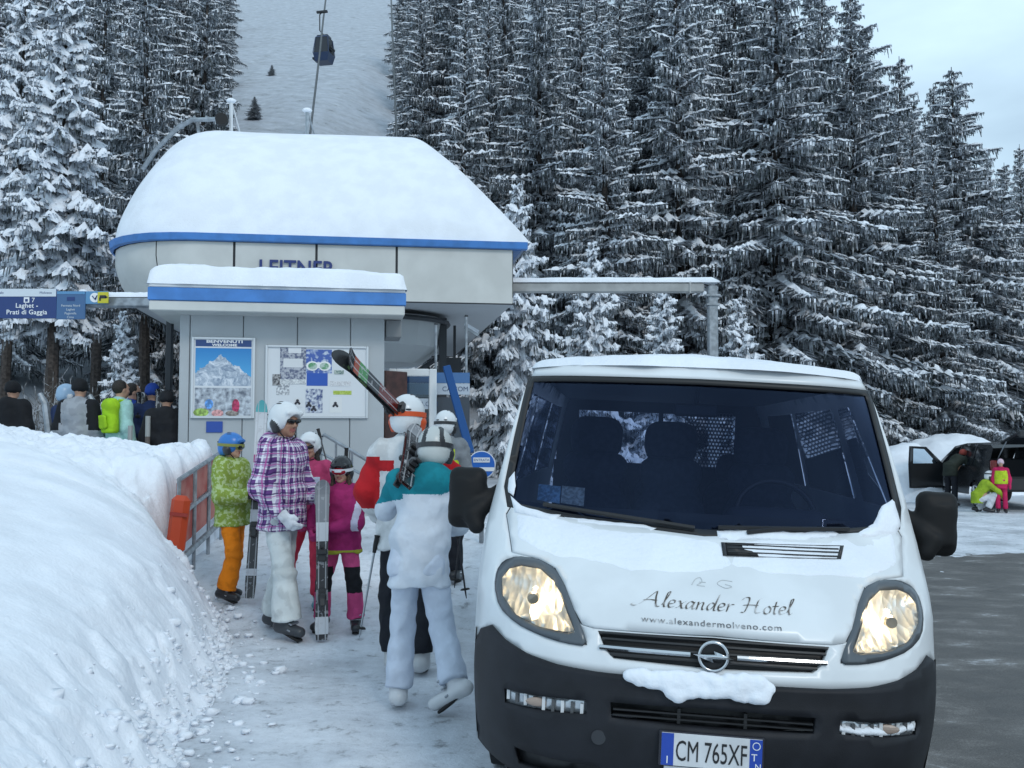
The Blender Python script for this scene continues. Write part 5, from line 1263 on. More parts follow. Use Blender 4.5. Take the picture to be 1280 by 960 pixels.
def script(s, xc, z0, width, xh, par, mat, name):
    tot = sum(GL[c][0] for c in s); k = width / tot; x = xc - width / 2; pen = Vector((math.cos(R(40)), math.sin(R(40)))) 
    for c in s:
        w_, strokes = GL[c]; mb = MB()
        for st_ in strokes:
            P = catmull(st_); V = []; 
            for p in P:
                for sg in (-1, 1):
                    q = p + pen * .085 * sg; xx = x + (q.x + .22 * q.y) * k; z = z0 + q.y * xh
                    V.append((xx, float(vF(np.array(xx), np.array(z))) - .0065, z))
            mb.add(V, [(2 * i, 2 * i + 1, 2 * i + 3, 2 * i + 2) for i in range(len(P) - 1)])
        if strokes: mb.build(name, mat, par)
        x += w_ * k
gold = M('letter_bronze', (.075, .062, .05), .5, col2=(.50, .50, .50), vs=22, lo=.48, hi=.66)
script('Alexander Hotel', .012, .936, .575, .024, van, gold, 'letter')
hz = lambda z0, x0: (lambda c: Vector((x0 + c.x, float(vF(np.array(x0 + c.x), np.array(z0 + c.y * .8))) - .0065 - c.z, z0 + c.y * .8)))
text('lettering', 'www.alexandermolveno.com', .034, M('letter_grey', (.10, .10, .105), .5, col2=(.5, .51, .52), vs=26, lo=.5, hi=.66), van, None, .0003, xs=1.17, fn=hz(.886, -.006), space=1.12)
for P in ([(-.07, 1.012), (-.055, 1.03), (-.035, 1.036), (-.03, 1.022), (-.05, 1.012), (-.02, 1.01)], [(.09, 1.030), (.05, 1.032), (.03, 1.02), (.06, 1.008), (.085, 1.014), (.06, 1.02)], [(-.04, 1.022), (-.015, 1.022)]):
    mb = MB(); mb.tube([(p.x, float(vF(np.array(p.x), np.array(p.y))) - .005, p.y) for p in catmull(P)], .0016, 4); mb.build('crest_mark', M('crest_pale', (.50, .525, .54), .5), van)
# ------------------------------------------------------------------ people
skin = M('skin', (.46, .27, .19), .5, var=.08, vs=20); skin_d = M('skin_tan', (.36, .19, .125), .5, var=.08, vs=20)
lipm = M('lips', (.30, .10, .085), .45); hair_d = M('hair_dark', (.018, .013, .010), .6, var=.4, vs=60, bump=.5, bs=120); hair_b = M('hair_brown', (.06, .035, .02), .6, var=.4, vs=60, bump=.5, bs=120)
def fabric(name, c, c2=None, vs=9, lo=.45, hi=.55, var=.10): return M(name, c, .8, col2=c2, var=0 if c2 else var, vs=vs, bump=.55, bs=11, bd=2.5, lo=lo, hi=hi, spec=.25)
def rotm(rx, rz): return np.array(Matrix.Rotation(rz, 3, 'Z') @ Matrix.Rotation(rx, 3, 'X'))
J0 = dict(pel=(0, .0, .95), che=(0, .0, 1.30), nek=(0, .01, 1.47), hed=(0, -.015, 1.635), shR=(-.175, .01, 1.415), shL=(.175, .01, 1.415), elR=(-.245, .03, 1.14), elL=(.245, .03, 1.14),
          wrR=(-.25, -.06, .90), wrL=(.25, -.06, .90), hiR=(-.09, 0, .93), hiL=(.09, 0, .93), knR=(-.105, -.03, .50), knL=(.105, -.03, .50), anR=(-.11, .02, .10), anL=(.11, .02, .10), toR=(-.125, -.15, .045), toL=(.125, -.15, .045))
def hand_prims(sd, wr, el, g, curl, pid, side):
    """palm, four unequal bent fingers and a thumb; g = extra thickness of a glove"""
    d = wr - el; d = d / np.linalg.norm(d)
    n_ = np.array([-.9 * side, -.35, 0.]); n_ = n_ - d * (n_ @ d); n_ /= np.linalg.norm(n_)   # palm normal, towards the body
    lat = np.cross(d, n_); th = lat if (lat @ np.array([0, -1, .2])) > 0 else -lat                  # thumb side points forward
    p0 = wr + d * .02; p1 = wr + d * .085
    for o in (-.025, 0, .025): sd.cap(p0 + lat * o * .8, p1 + lat * o, .017 + g, .015 + g, .012, pid)
    for i, (o, l) in enumerate(((.030, .072), (.010, .082), (-.010, .078), (-.030, .060))):
        b0 = p1 + th * o * 1.1; c1 = curl + .06 * i; dd = d * math.cos(c1) + n_ * math.sin(c1); b1 = b0 + dd * l * .52; d2 = d * math.cos(2.0 * c1) + n_ * math.sin(2.0 * c1); b2 = b1 + d2 * l * .48
        sd.cap(b0, b1, .0098 + g * .8, .009 + g * .8, .005, pid).cap(b1, b2, .009 + g * .8, .0075 + g * .75, .004, pid)
    t0 = wr + d * .03 + th * .026; t1 = t0 + (d * .6 + th * .7 + n_ * .3) * .042; t2 = t1 + (d * .85 + n_ * .45) * .032
    sd.cap(t0, t1, .014 + g, .0115 + g * .9, .010, pid).cap(t1, t2, .0115 + g * .9, .009 + g * .8, .005, pid)
def person(label, loc, rz, s, jacket, pants, pose=None, lean=0, sl=0, head=(0, 0), helmet=None, hair=None, goggles=None, gloves=None, boots=None, hood=None, hat=None, jfn=None, pfn=None, near=True, bare=False, curl=.7, puff=.0, skin_m=None, hem=.80, group=None, flare=.0, long_hair=False, vest=None, longg=True):
    J = {k: np.array(v, float) for k, v in J0.items()}
    c, sn = math.cos(lean), math.sin(lean)
    for k in ('che', 'nek', 'hed', 'shR', 'shL', 'elR', 'elL', 'wrR', 'wrL'):
        q = J[k] - J['pel']; q = np.array([q[0], q[1] * c - q[2] * sn, q[2] * c + q[1] * sn]); q[0] += sl * q[2]; J[k] = q + J['pel']
    for k, v in (pose or {}).items(): J[k] = np.array(v, float)
    root = thing('person', label, 'person', loc, rz, group); root.scale = (s, s, s)
    h = .0078 if near else .024
    pp = max(0, puff * .35)
    f = lambda k: J[k]
    latS = J['shL'] - J['shR']; latH = J['hiL'] - J['hiR']
    Hm = rotm(head[1], head[0]); H = lambda x, y, z: J['hed'] + Hm @ np.array([x, y, z])
    sm_ = skin_m or skin
    # body: one continuous surface
    b = SD()
    b.seg(f('pel') - (0, 0, .06), f('che'), latS, (.155, .105), (.160, .11), .05).ell(f('che') + (0, 0, .03), (.165, .11, .15), k=.05).cap(f('che') + (0, 0, .1), f('nek'), .09, .06, .05).cap(f('nek'), H(0, .02, -.06), .055, .052, .03)
    for S_ in 'RL':
        b.cap(f('sh' + S_), f('el' + S_), .052, .042, .03).cap(f('el' + S_), f('wr' + S_), .042, .028, .02)
        b.cap(f('hi' + S_), f('kn' + S_), .080, .056, .04).cap(f('kn' + S_), f('an' + S_), .058, .038, .02).cap(f('an' + S_), f('an' + S_) + (f('to' + S_) - f('an' + S_)) * .72, .036, .022, .02)
        if not longg or near: hand_prims(b, f('wr' + S_), f('el' + S_), 0.0, curl, 0, -1 if S_ == 'R' else 1)
        else: b.cap(f('wr' + S_), f('wr' + S_) + (f('wr' + S_) - f('el' + S_)) * .35, .035, .03, .02)
    rr = Hm
    b.ell(H(0, .012, .025), (.076, .097, .098), rr, .02).ell(H(0, -.028, -.045), (.060, .064, .068), rr, .03).ell(H(0, -.062, -.092), (.027, .024, .020), rr, .02)
    b.cap(H(0, -.088, .012), H(0, -.108, -.028), .009, .0135, .012).cap(H(-.012, -.097, -.032), H(.012, -.097, -.032), .009, .009, .01)
    b.cap(H(-.045, -.076, .030), H(.045, -.076, .030), .014, .014, .02).ell(H(-.036, -.072, -.022), (.022, .02, .02), rr, .02).ell(H(.036, -.072, -.022), (.022, .02, .02), rr, .02)
    b.ell(H(0, -.088, -.060), (.022, .011, .0055), rr, .004, 1).ell(H(0, -.088, -.069), (.019, .011, .006), rr, .004, 1)
    for q in (-1, 1): b.ell(H(q * .076, .008, -.005), (.011, .022, .032), rr, .008)
    if near:
        b.build('body', [sm_, lipm], root, .0105, matfn=lambda c_, p: p)
    else: b.build('body', [sm_, lipm], root, .02, matfn=lambda c_, p: p * 0)
    # trousers
    p = SD(.0045 if near else 0); p.seg(f('pel') - (0, 0, .09), f('pel') + (0, 0, .10), latH, (.182 + pp, .135 + pp), (.172, .122), .06)
    for S_ in 'RL':
        an = f('an' + S_) + (f('kn' + S_) - f('an' + S_)) * .10
        p.cap(f('hi' + S_) + (0, 0, -.02), f('kn' + S_), .095 + pp, .072 + pp, .04).seg(f('kn' + S_), an, (1, 0, 0), (.070 + pp, .076 + pp), (.080 + pp + flare, .094 + pp + flare), .03, 1)
    p.build('trousers', pants if isinstance(pants, list) else [pants], root, h, -.010 if near else .01, 12, 3, matfn=pfn)
    # jacket
    g = SD(.0055 if near else 0); hz_ = f('pel') - (0, 0, .95 - hem)
    g.seg(hz_, f('pel') + (0, 0, .18), latH, (.205 + puff, .160 + puff), (.180 + puff, .140 + puff), .05).seg(f('pel') + (0, 0, .1), f('che') + (0, 0, .02), latS, (.175 + puff, .135 + puff), (.190 + puff, .140 + puff), .07).ell(f('che') + (0, .0, .05), (.19 + puff, .14 + puff, .14), k=.06)
    g.cap(f('shR') + (.03, 0, .0), f('shL') - (.03, 0, .0), .080 + puff * .5, .080 + puff * .5, .06).cap(f('che') + (0, 0, .12), f('nek') + (0, .0, .01), .105, .078, .05)
    g.seg(f('nek') - (0, 0, .04), f('nek') + (0, -.005, .045), latS, (.082, .082), (.074, .078), .02, 3)
    for S_, pid in (('R', 1), ('L', 2)):
        wr = f('wr' + S_) - (f('wr' + S_) - f('el' + S_)) * .08
        g.cap(f('sh' + S_), f('el' + S_), .078 + puff, .066 + puff, .04, pid).seg(f('el' + S_), wr, latS + np.array([0, .1, .05]), (.064 + puff, .064 + puff), (.050 + puff, .050 + puff), .04, pid).cap(f('el' + S_), f('el' + S_) + (wr - f('el' + S_)) * .4, .065 + puff, .06 + puff, .04, pid)
    if hood: g.ell(f('nek') + Matrix.Rotation(0, 3, 'Z') @ Vector((0, .085, -.02)), (.15, .085, .115), k=.025, pid=4).cap(f('nek') + (-.10, .03, -.0), f('nek') + (.10, .03, -.0), .055, .055, .03, 4)
    g.build('jacket', jacket if isinstance(jacket, list) else [jacket], root, h, -.010 if near else .01, 12, int(s * 1000) % 97, matfn=jfn)
    # boots
    bm = boots or M('boot_black', (.022, .023, .027), .35)
    for S_ in 'RL':
        a_, t_ = f('an' + S_), f('to' + S_); v = t_ - a_; vh = v / np.linalg.norm(v); up = np.array([0, 0, 1.]) - vh * vh[2]; up /= np.linalg.norm(up)
        sol = -up * .055
        bt = SD(); bt.seg(a_ - up * .05 , a_ + (f('kn' + S_) - a_) * .42, (1, 0, 0), (.058, .066), (.066, .074), .03)
        heel = a_ - vh * .075 + sol * .6
        bt.cap(heel + vh * .02, t_ - vh * .015, .048, .036, .03).cap(heel + vh * .02 + (.014, 0, 0), t_ - vh * .02 + (.012, 0, 0), .040, .034, .02).cap(heel + vh * .02 - (.014, 0, 0), t_ - vh * .02 - (.012, 0, 0), .040, .034, .02)
        o = bt.build('boot', [bm], root, .012 if near else .024)
        if near:
            mb = MB(); rot = Matrix((np.cross(vh, up), vh, up)).transposed()
            mb.box((a_ + t_) / 2 - vh * .02 - up * .055, (.072, .21, .020), rot, bev=.008); mb.build('sole', rubber, o)
            mb = MB()
            for q in (.02, .07, .12): mb.box(a_ + up * (q - .03) + vh * (.055 - q * .1), (.11, .03, .014), rot, bev=.004)
            mb.build('buckle', steel, o)
    # gloves
    if gloves is not None:
        for S_ in 'RL':
            w_, e_ = f('wr' + S_), f('el' + S_); gl_ = SD(); d = (w_ - e_) / np.linalg.norm(w_ - e_)
            gl_.seg(w_ - d * .10, w_ + d * .03, (1, .2, .1), (.048, .048), (.040, .040), .015)
            if near: hand_prims(gl_, w_, e_, .009, curl, 0, -1 if S_ == 'R' else 1); gl_.build('glove', [gloves], root, .0085)
            else: gl_.cap(w_, w_ + d * .10, .045, .035, .02).build('glove', [gloves], root, .02)
    # head gear
    if hair is not None:
        hr = SD(); hr.ell(H(0, .028, .032), (.088, .098, .100), rr, .02)
        hr.ell(H(0, -.11, -.045), (.075, .085, .085), rr, .01, sub=True)
        if long_hair:
            for q in (-1, 1): hr.cap(H(q * .078, .0, .02), H(q * .088, -.015, -.13), .026, .022, .02).cap(H(q * .088, -.015, -.13), H(q * .09, -.04, -.22), .022, .012, .02)
            hr.cap(H(0, .08, 0), H(0, .09, -.16), .06, .05, .03)
        hr.build('hair', [hair], root, .01 if near else .018, .004, 60, 4)
    if helmet is not None:
        hm, trim = helmet
        he = SD(); he.ell(H(0, .012, .045), (.112, .140, .122), rr, .02).ell(H(0, .07, -.02), (.098, .085, .085), rr, .03)
        for q in (-1, 1): he.cap(H(q * .095, .015, -.02), H(q * .088, .01, -.065), .035, .028, .03, 1)
        he.cap(H(-.07, -.105, .072), H(.07, -.105, .072), .018, .018, .02, 2)
        he.ell(H(0, -.150, -.045), (.083, .13, .108), rr, .01, sub=True); he.ell(H(0, -.01, -.15), (.2, .2, .075), rr, .01, sub=True)
        o = he.build('helmet', [hm, trim], root, .0095 if near else .02, matfn=(lambda c_, p_: (p_ == 1) * 1) if hm.name != 'helmet_silver' else (lambda c_, p_: ((p_ == 1) | (np.abs(np.abs(((c_ - J['hed']) @ Hm)[:, 0]) - .050 + .18 * (((c_ - J['hed']) @ Hm)[:, 2] - .12)) < .014) & (((c_ - J['hed']) @ Hm)[:, 2] > .045)) * 1))
        if near and hm.name != 'helmet_silver':
            vd = M('vent_dark', (.03, .03, .035), .6)
            for q in (-1, 1):
                for k in range(2): mb = MB(); mb.ball(H(q * (.03 + .03 * k), .02 - .01 * k, .160 - .014 * k), (.008, .03, .006), 8, 5, rot=Matrix(Hm.tolist())); mb.build('vent', vd, o)
            for q in (-1, 1):
                mb = MB(); mb.ball(H(q * .040, .140, .062), (.024, .010, .006), 8, 5, rot=Matrix(Hm.tolist())); mb.build('vent', vd, o)
            mb = MB(); mb.tube([H(-.083, -.01, -.06), H(-.06, -.05, -.115), H(0, -.065, -.135), H(.06, -.05, -.115), H(.083, -.01, -.06)], .006, 5); mb.build('chin_strap', rubber, o)
    if goggles is not None:
        kind, fr, ln = goggles
        if kind == 'sun':
            o = SD().cap(H(-.052, -.098, .012), H(-.022, -.105, .006), .017, .018, .01).cap(H(.052, -.098, .012), H(.022, -.105, .006), .017, .018, .01).cap(H(-.02, -.108, .014), H(.02, -.108, .014), .006, .006, .004).cap(H(-.066, -.088, .016), H(-.084, -.0, .012), .006, .005, .004).cap(H(.066, -.088, .016), H(.084, 0, .012), .006, .005, .004)
            o.build('sunglasses', [fr], root, .006)
        else:
            dz_, dy_ = (0, 0) if kind == 'on' else (.085, -.022)
            o = SD().ell(H(0, -.078 + dy_, .008 + dz_), (.080, .040, .042), rr, .01).build('goggles', [fr], root, .008 if near else .016)
            SD().ell(H(0, -.100 + dy_, .010 + dz_), (.076, .034, .037), rr, .01).build('goggle_lens', [ln], o, .007 if near else .016)
            mb = MB(); V = []; n = 28
            for k in range(n + 1):
                a = 2 * math.pi * k / n
                for z in (-.016, .016): V.append(H(.122 * math.sin(a), .012 - .149 * math.cos(a), .020 + dz_ * .6 + z + .025 * (1 - math.cos(a)) * .3))
            mb.add(V, [(2 * k, 2 * k + 1, 2 * k + 3, 2 * k + 2) for k in range(n)]); mb.build('goggle_strap', fr, o)
    if hat is not None:
        SD().ell(H(0, .012, .05), (.098, .115, .105), rr, .02).seg(H(0, .01, -.01), H(0, .005, .035), (1, 0, 0), (.1, .118), (.1, .118), .02).ell(H(0, -.15, -.07), (.09, .12, .1), rr, .01, sub=True).build('knit_hat', [hat], root, .012 if near else .02, .003, 50, 2)
    if vest is not None:
        SD().seg(f('pel') + (0, 0, .0), f('che') + (0, 0, .10), latS, (.215 + puff, .165 + puff), (.205 + puff, .155 + puff), .04).build('vest', [vest], root, .018 if near else .024, .006, 15, 5)
    return root

def pxp(px, D, dz=0): x = (px - 640) / FPX * D; return (x, D, float(gz(x, D)) + dz)

# --- skis and poles
def ski_pair(label, tail, tip, face, top_m, base_m, bind_m, w=.075, gap=.004):
    tail, tip = Vector(tail), Vector(tip); z = (tip - tail); Ls = z.length; z.normalize(); f = -Vector(face); f = (f - z * f.dot(z)).normalized(); x = f.cross(z)
    root = thing('skis', label, 'skis', tail); root.rotation_euler = Matrix((x, f, z)).transposed().to_euler()
    for sg in (-1, 1):
        N = 22; V = []; F = []
        for i in range(N + 1):
            t_ = 1 - (1 - i / N) ** 1.6; ww = w / 2 * (1 + .32 * (abs(t_ - .45) / .5) ** 2) ; 
            if t_ > .94: ww *= math.sqrt(max(.02, 1 - ((t_ - .94) / .06) ** 2))
            if t_ < .03: ww *= .75 + 8 * t_
            th = .006 + .006 * (1 - abs(2 * t_ - .95)); cu = sg * .055 * max(0, (t_ - .88) / .12) ** 2; cam_ = sg * .006 * math.sin(math.pi * t_)
            y0 = sg * (gap) + cam_ + cu
            V += [(-ww, y0, t_ * Ls), (ww, y0, t_ * Ls), (ww, y0 + sg * th, t_ * Ls), (-ww, y0 + sg * th, t_ * Ls)]
        mi = []
        for i in range(N):
            for k in range(4): F.append((4 * i + k, 4 * i + (k + 1) % 4, 4 * i + 4 + (k + 1) % 4, 4 * i + 4 + k)); mi.append((1, 2, 0, 2)[k])
        F += [(0, 1, 2, 3), tuple(4 * N + k for k in (3, 2, 1, 0))]; mi += [2, 2]
        o = mk('ski', V, F, [top_m, base_m, rubber], root, mi)
        yb = sg * .018
        mb = MB(); z0 = Ls * .52; mb.box((0, yb + sg * .012, z0), (.06, .024, .08), bev=.006); mb.box((0, yb + sg * .036, z0 + .03), (.075, .032, .045), bev=.01); mb.tube([(0, yb + sg * .03, z0 + .05), (0, yb + sg * .045, z0 + .075)], .012, 6); mb.build('toe_binding', bind_m, o)
        mb = MB(); z0 = Ls * .52 - .30; mb.box((0, yb + sg * .012, z0), (.055, .022, .13), bev=.006); mb.box((0, yb + sg * .04, z0 + .0), (.06, .045, .06), bev=.012); mb.box((0, yb + sg * .065, z0 - .03), (.04, .018, .08), Matrix.Rotation(sg * .5, 3, 'X'), bev=.006); mb.build('heel_binding', bind_m, o)
    return root
def ski_pole(label, grip, tipp, col, group=None):
    a, b_ = Vector(grip), Vector(tipp); z = (a - b_).normalized(); Ls = (a - b_).length
    root = thing('ski_pole', label, 'ski pole', b_, 0, group); root.rotation_euler = z.to_track_quat('Z', 'Y').to_euler()
    mb = MB(); mb.tube([(0, 0, 0), (0, 0, .04), (0, 0, Ls)], [.003, .006, .008], 8); mb.build('shaft', col, root)
    mb = MB(); mb.tube([(0, 0, Ls - .10), (0, 0, Ls - .05), (0, 0, Ls), (0, 0, Ls + .015)], [.012, .016, .015, .019], 8); mb.build('grip', rubber, root)
    mb = MB(); mb.tube([(0, 0, .06), (0, 0, .068)], [.035, .028], 12); mb.build('basket', rubber, root)
    return root

# --- plaid cloth
pl = bpy.data.materials.new('plaid_cloth'); pl.use_nodes = True; t = pl.node_tree; b = t.nodes['Principled BSDF']; b.inputs['Roughness'].default_value = .8; b.inputs['Specular IOR Level'].default_value = .2
co = t.nodes.new('ShaderNodeTexCoord'); sx = t.nodes.new('ShaderNodeSeparateXYZ'); wn = tnoise(t, co, 5, 2)
t.links.new(co.outputs['Object'], sx.inputs[0])
ang = math_(t, 'ADD', math_(t, 'MULTIPLY', math_(t, 'ARCTAN2', sx.outputs[0], math_(t, 'MULTIPLY', sx.outputs[1], -1)), .20), math_(t, 'MULTIPLY', wn.outputs[0], .05))
zz_ = math_(t, 'ADD', sx.outputs[2], math_(t, 'MULTIPLY', wn.outputs[0], .06))
def stripe(c, per, off, wd): return math_(t, 'LESS_THAN', math_(t, 'FRACT', math_(t, 'ADD', math_(t, 'DIVIDE', c, per), off)), wd)
base = (.13, .05, .20)
ca = base
for c_, per, off, wd, colr, fac in ((ang, .07, .0, .42, (.50, .45, .60), .6), (zz_, .078, .0, .42, (.50, .45, .60), .5), (ang, .07, .10, .16, (.70, .70, .76), .9), (zz_, .078, .1, .14, (.70, .70, .76), .85), (ang, .07, .55, .14, (.045, .02, .10), .85), (zz_, .078, .55, .13, (.045, .02, .10), .85), (ang, .07, .78, .10, (.40, .07, .28), .8), (zz_, .078, .78, .09, (.40, .07, .28), .8)):
    ca = tmix(t, math_(t, 'MULTIPLY', stripe(c_, per, off, wd), fac), ca, colr).outputs[0]
t.links.new(ca, b.inputs['Base Color'])
white_h = M('helmet_white', (.68, .71, .73), .25); dkpl = M('helmet_dark', (.03, .032, .036), .4); shades = M('shades_black', (.008, .008, .01), .12)
wpant = fabric('pants_white', (.56, .60, .60)); wglove = fabric('glove_white', (.66, .68, .72))
person('tall woman in purple plaid ski jacket and white trousers with white helmet and sunglasses', pxp(355, 7.4), R(70), .985, pl, wpant,
       dict(anR=(-.12, -.13, .10), toR=(-.12, -.26, .045), knR=(-.115, -.10, .50), anL=(.11, .13, .10), toL=(.10, .0, .045), knL=(.10, .06, .50), elR=(-.275, .02, 1.15), wrR=(-.24, -.17, .93), elL=(.25, -.02, 1.14), wrL=(.17, -.22, 1.02)),
       head=(R(-14), 0), helmet=(white_h, dkpl), hair=hair_d, goggles=('sun', shades, None), gloves=wglove, boots=M('boot_dark', (.045, .05, .058), .35), puff=.012, skin_m=skin_d, hem=.82, flare=.02, hood=True, curl=.5)
lime = fabric('jacket_lime', (.22, .30, .05), (.40, .50, .24), 26, .5, .56)
person('child in lime green ski jacket and orange trousers with blue helmet beside the banner fence', pxp(294, 8.15), R(72), .78, lime, fabric('pants_orange', (.72, .20, .008)),
       dict(wrR=(-.13, -.30, 1.13), elR=(-.27, -.02, 1.12), wrL=(.12, -.30, 1.10), elL=(.26, -.02, 1.12), knR=(-.12, -.10, .50), anR=(-.14, .0, .10), knL=(.12, .06, .50), anL=(.13, .16, .10), toL=(.14, .0, .045), toR=(-.15, -.17, .045)), lean=R(-4),
       head=(R(10), 0), helmet=(M('helmet_blue', (.03, .17, .50), .3), dkpl), goggles=('on', M('goggle_olive', (.22, .23, .05), .4), shades), gloves=M('glove_dark', (.03, .03, .035), .7), puff=.02, hood=True)
mag = fabric('jacket_magenta', (.32, .02, .12)); pinkj = fabric('jacket_pink', (.42, .05, .14)); paleb = fabric('panel_pale_blue', (.42, .50, .62))
person('girl in pink jacket with white helmet and dark sunglasses behind the plaid jacket', pxp(388, 7.95), R(-6), .80, [pinkj, paleb], fabric('pants_red_pink', (.62, .05, .10)),
       dict(knR=(-.20, -.03, .5), anR=(-.26, .0, .10), toR=(-.28, -.16, .045)), head=(R(4), 0), helmet=(white_h, dkpl), hair=hair_d, long_hair=True, goggles=('sun', shades, None), gloves=wglove, jfn=lambda c, p: ((c[:, 1] < -.04) & (c[:, 2] > 1.18) & (c[:, 2] < 1.34) & (np.abs(c[:, 0]) < .14)) * 1, boots=M('boot_cyan', (.12, .36, .42), .35))
kneeb = fabric('knee_black', (.012, .012, .015)); lilac = fabric('sleeve_lilac', (.58, .54, .66)); belt = fabric('belt_lime', (.36, .37, .04))
pinkp = fabric('pants_pink', (.55, .07, .20))
person('small girl in magenta jacket and pink trousers with black helmet and red goggles', pxp(428, 7.5), R(-8), .745, [mag, lilac, belt], [pinkp, kneeb],
       dict(anR=(-.20, .0, .10), toR=(-.23, -.17, .045), knR=(-.17, -.05, .50), anL=(.17, .0, .10), toL=(.21, -.16, .045), knL=(.15, -.05, .50), wrR=(-.24, -.20, 1.02), elR=(-.30, -.0, 1.17), wrL=(-.08, -.235, 1.06), elL=(.21, -.13, 1.13)), head=(R(2), R(4)),
       helmet=(M('helmet_black', (.014, .015, .018), .12), dkpl), hair=hair_b, long_hair=True, goggles=('on', M('goggle_white', (.60, .62, .66), .4), M('goggle_red', (.28, .01, .02), .08)), gloves=fabric('glove_magenta', (.33, .03, .13)), curl=1.1,
       jfn=lambda c, p: np.where((c[:, 2] < .835) & (c[:, 2] > .79), 2, ((p == 2) & (np.abs(c[:, 0] - .225 + .1 * (1.3 - c[:, 2])) < .035)) * 1), pfn=lambda c, p: ((c[:, 2] > .40) & (c[:, 2] < .66) & (c[:, 1] < .02) & (np.abs(np.abs(c[:, 0]) - .16) < .095)) * 1, puff=.006, hem=.80)
wj = fabric('jacket_white', (.58, .63, .70), var=.04); teal = fabric('hood_teal', (.008, .20, .25)); cream_h = M('helmet_silver', (.50, .53, .52), .3)
person('woman walking away in white ski suit with teal hood and silver helmet', pxp(524, 5.55), R(184), .90, [wj, teal], fabric('pants_bluewhite', (.54, .60, .70), var=.04),
       dict(anL=(.125, -.04, .10), toL=(.135, -.22, .045), knL=(.10, -.09, .51), anR=(-.235, .20, .185), toR=(-.10, .13, .062), knR=(-.15, .0, .52), shL=(.14, -.05, 1.44), elL=(.225, -.20, 1.24), wrL=(.13, -.33, 1.42), elR=(-.26, -.16, 1.15), wrR=(-.16, -.36, 1.08)), lean=R(7), sl=-.15,
       head=(R(-6), R(6)), helmet=(cream_h, dkpl), hair=hair_b, goggles=('on', dkpl, shades), gloves=M('glove_dark', (.03, .03, .035), .7), boots=M('boot_white', (.58, .60, .62), .3), hood=True, puff=-.013, hem=.78, flare=.008, curl=1.0,
       jfn=lambda c, p: ((p == 4) | ((c[:, 2] > 1.36) & (c[:, 0] > -.10) & (c[:, 0] < .12)) | ((c[:, 0] > .10) & (c[:, 2] > 1.30 + .25 * (.22 - c[:, 0])))) * 1)
redc = fabric('panel_red', (.42, .012, .018)); offw = fabric('jacket_offwhite', (.58, .60, .61)); blackp = fabric('pants_black', (.014, .016, .022))
person('man walking away in red and white jacket and black trousers under carried skis', pxp(510, 6.45), R(182), 1.02, [offw, redc], blackp,
       dict(elL=(.275, -.02, 1.16), wrL=(.20, -.20, .97), elR=(-.36, -.08, 1.18), wrR=(-.22, -.30, 1.32), anL=(.08, .04, .10), toL=(.09, -.15, .045), anR=(-.10, .12, .10), toR=(-.11, -.06, .045), knR=(-.105, .02, .5)), head=(R(-12), 0),
       helmet=(white_h, M('helmet_orange', (.65, .10, .03), .4)), goggles=('on', M('strap_orange', (.66, .09, .02), .6), shades), hair=hair_d, gloves=M('glove_dark', (.03, .03, .035), .7), boots=M('boot_white_red', (.50, .51, .52), .3), puff=.0, hem=.80, curl=1.0,
       jfn=lambda c, p: ((np.abs(c[:, 0]) > .175) & (c[:, 2] > 1.05) & (c[:, 2] < 1.39) | ((np.abs(c[:, 0]) > .08) & (c[:, 2] > 1.30) & (c[:, 2] < 1.37))) * 1)
neon = fabric('neon_yellow', (.46, .60, .03))
person('skier in neon yellow vest and white helmet beyond the white suit', pxp(557, 8.6), R(165), .85, fabric('jacket_grey', (.20, .22, .24)), blackp, helmet=(white_h, dkpl), goggles=('on', dkpl, shades), hair=hair_d, gloves=M('glove_dark', (.03, .03, .035), .7), vest=neon)

def ski_mat(name, stops, x_line=.014):
    m = bpy.data.materials.new(name); m.use_nodes = True; t = m.node_tree; b = t.nodes['Principled BSDF']; b.inputs['Roughness'].default_value = .22
    co = t.nodes.new('ShaderNodeTexCoord'); sp = t.nodes.new('ShaderNodeSeparateXYZ'); t.links.new(co.outputs['Object'], sp.inputs[0])
    r = tramp(t, math_(t, 'DIVIDE', sp.outputs[2], 1.8), stops); r.color_ramp.interpolation = 'CONSTANT'
    ln_ = math_(t, 'LESS_THAN', math_(t, 'ABSOLUTE', math_(t, 'SUBTRACT', math_(t, 'ABSOLUTE', sp.outputs[0]), .026)), .004)
    n_ = tnoise(t, co, 28, 3); bl = math_(t, 'MULTIPLY', math_(t, 'GREATER_THAN', n_.outputs[0], .60), .5)
    a = tmix(t, bl, r.outputs[0], (.42, .43, .45)); a = tmix(t, math_(t, 'MULTIPLY', ln_, .7), a.outputs[0], (.45, .46, .48)); t.links.new(a.outputs[0], b.inputs['Base Color']); return m
K_, W_, G_ = (.018, .018, .022), (.55, .57, .60), (.22, .23, .25)
ski_b = ski_mat('ski_black', [(0, K_), (.16, W_), (.19, K_), (.55, G_), (.60, K_)]); ski_w = ski_mat('ski_white', [(0, K_), (.10, W_), (.13, K_), (.34, W_), (.40, K_), (.52, W_), (.62, (.35, .06, .20)), (.66, W_), (.86, (.10, .40, .42))]); ski_g = M('ski_grey', (.30, .31, .33), .3); ski_r = ski_mat('ski_red', [(0, (.13, .015, .012)), (.60, K_), (.68, (.05, .22, .06)), (.74, (.30, .05, .02)), (.78, K_), (.86, W_), (.93, K_)]); ski_base = M('ski_base', (.03, .032, .036), .3, col2=(.30, .42, .20), vs=7, lo=.58, hi=.62)
bindm = M('binding_black', (.02, .02, .022), .35); ski_k = ski_mat('ski_charcoal', [(0, K_), (.02, W_), (.09, K_), (.16, G_), (.20, K_), (.40, W_), (.48, G_), (.66, K_)])
ski_pair('upright skis black below and white above held by the child in lime green', W(312, 748, 7.95), W(328, 502, 8.25), (.2, -1, 0), ski_w, ski_b, bindm)
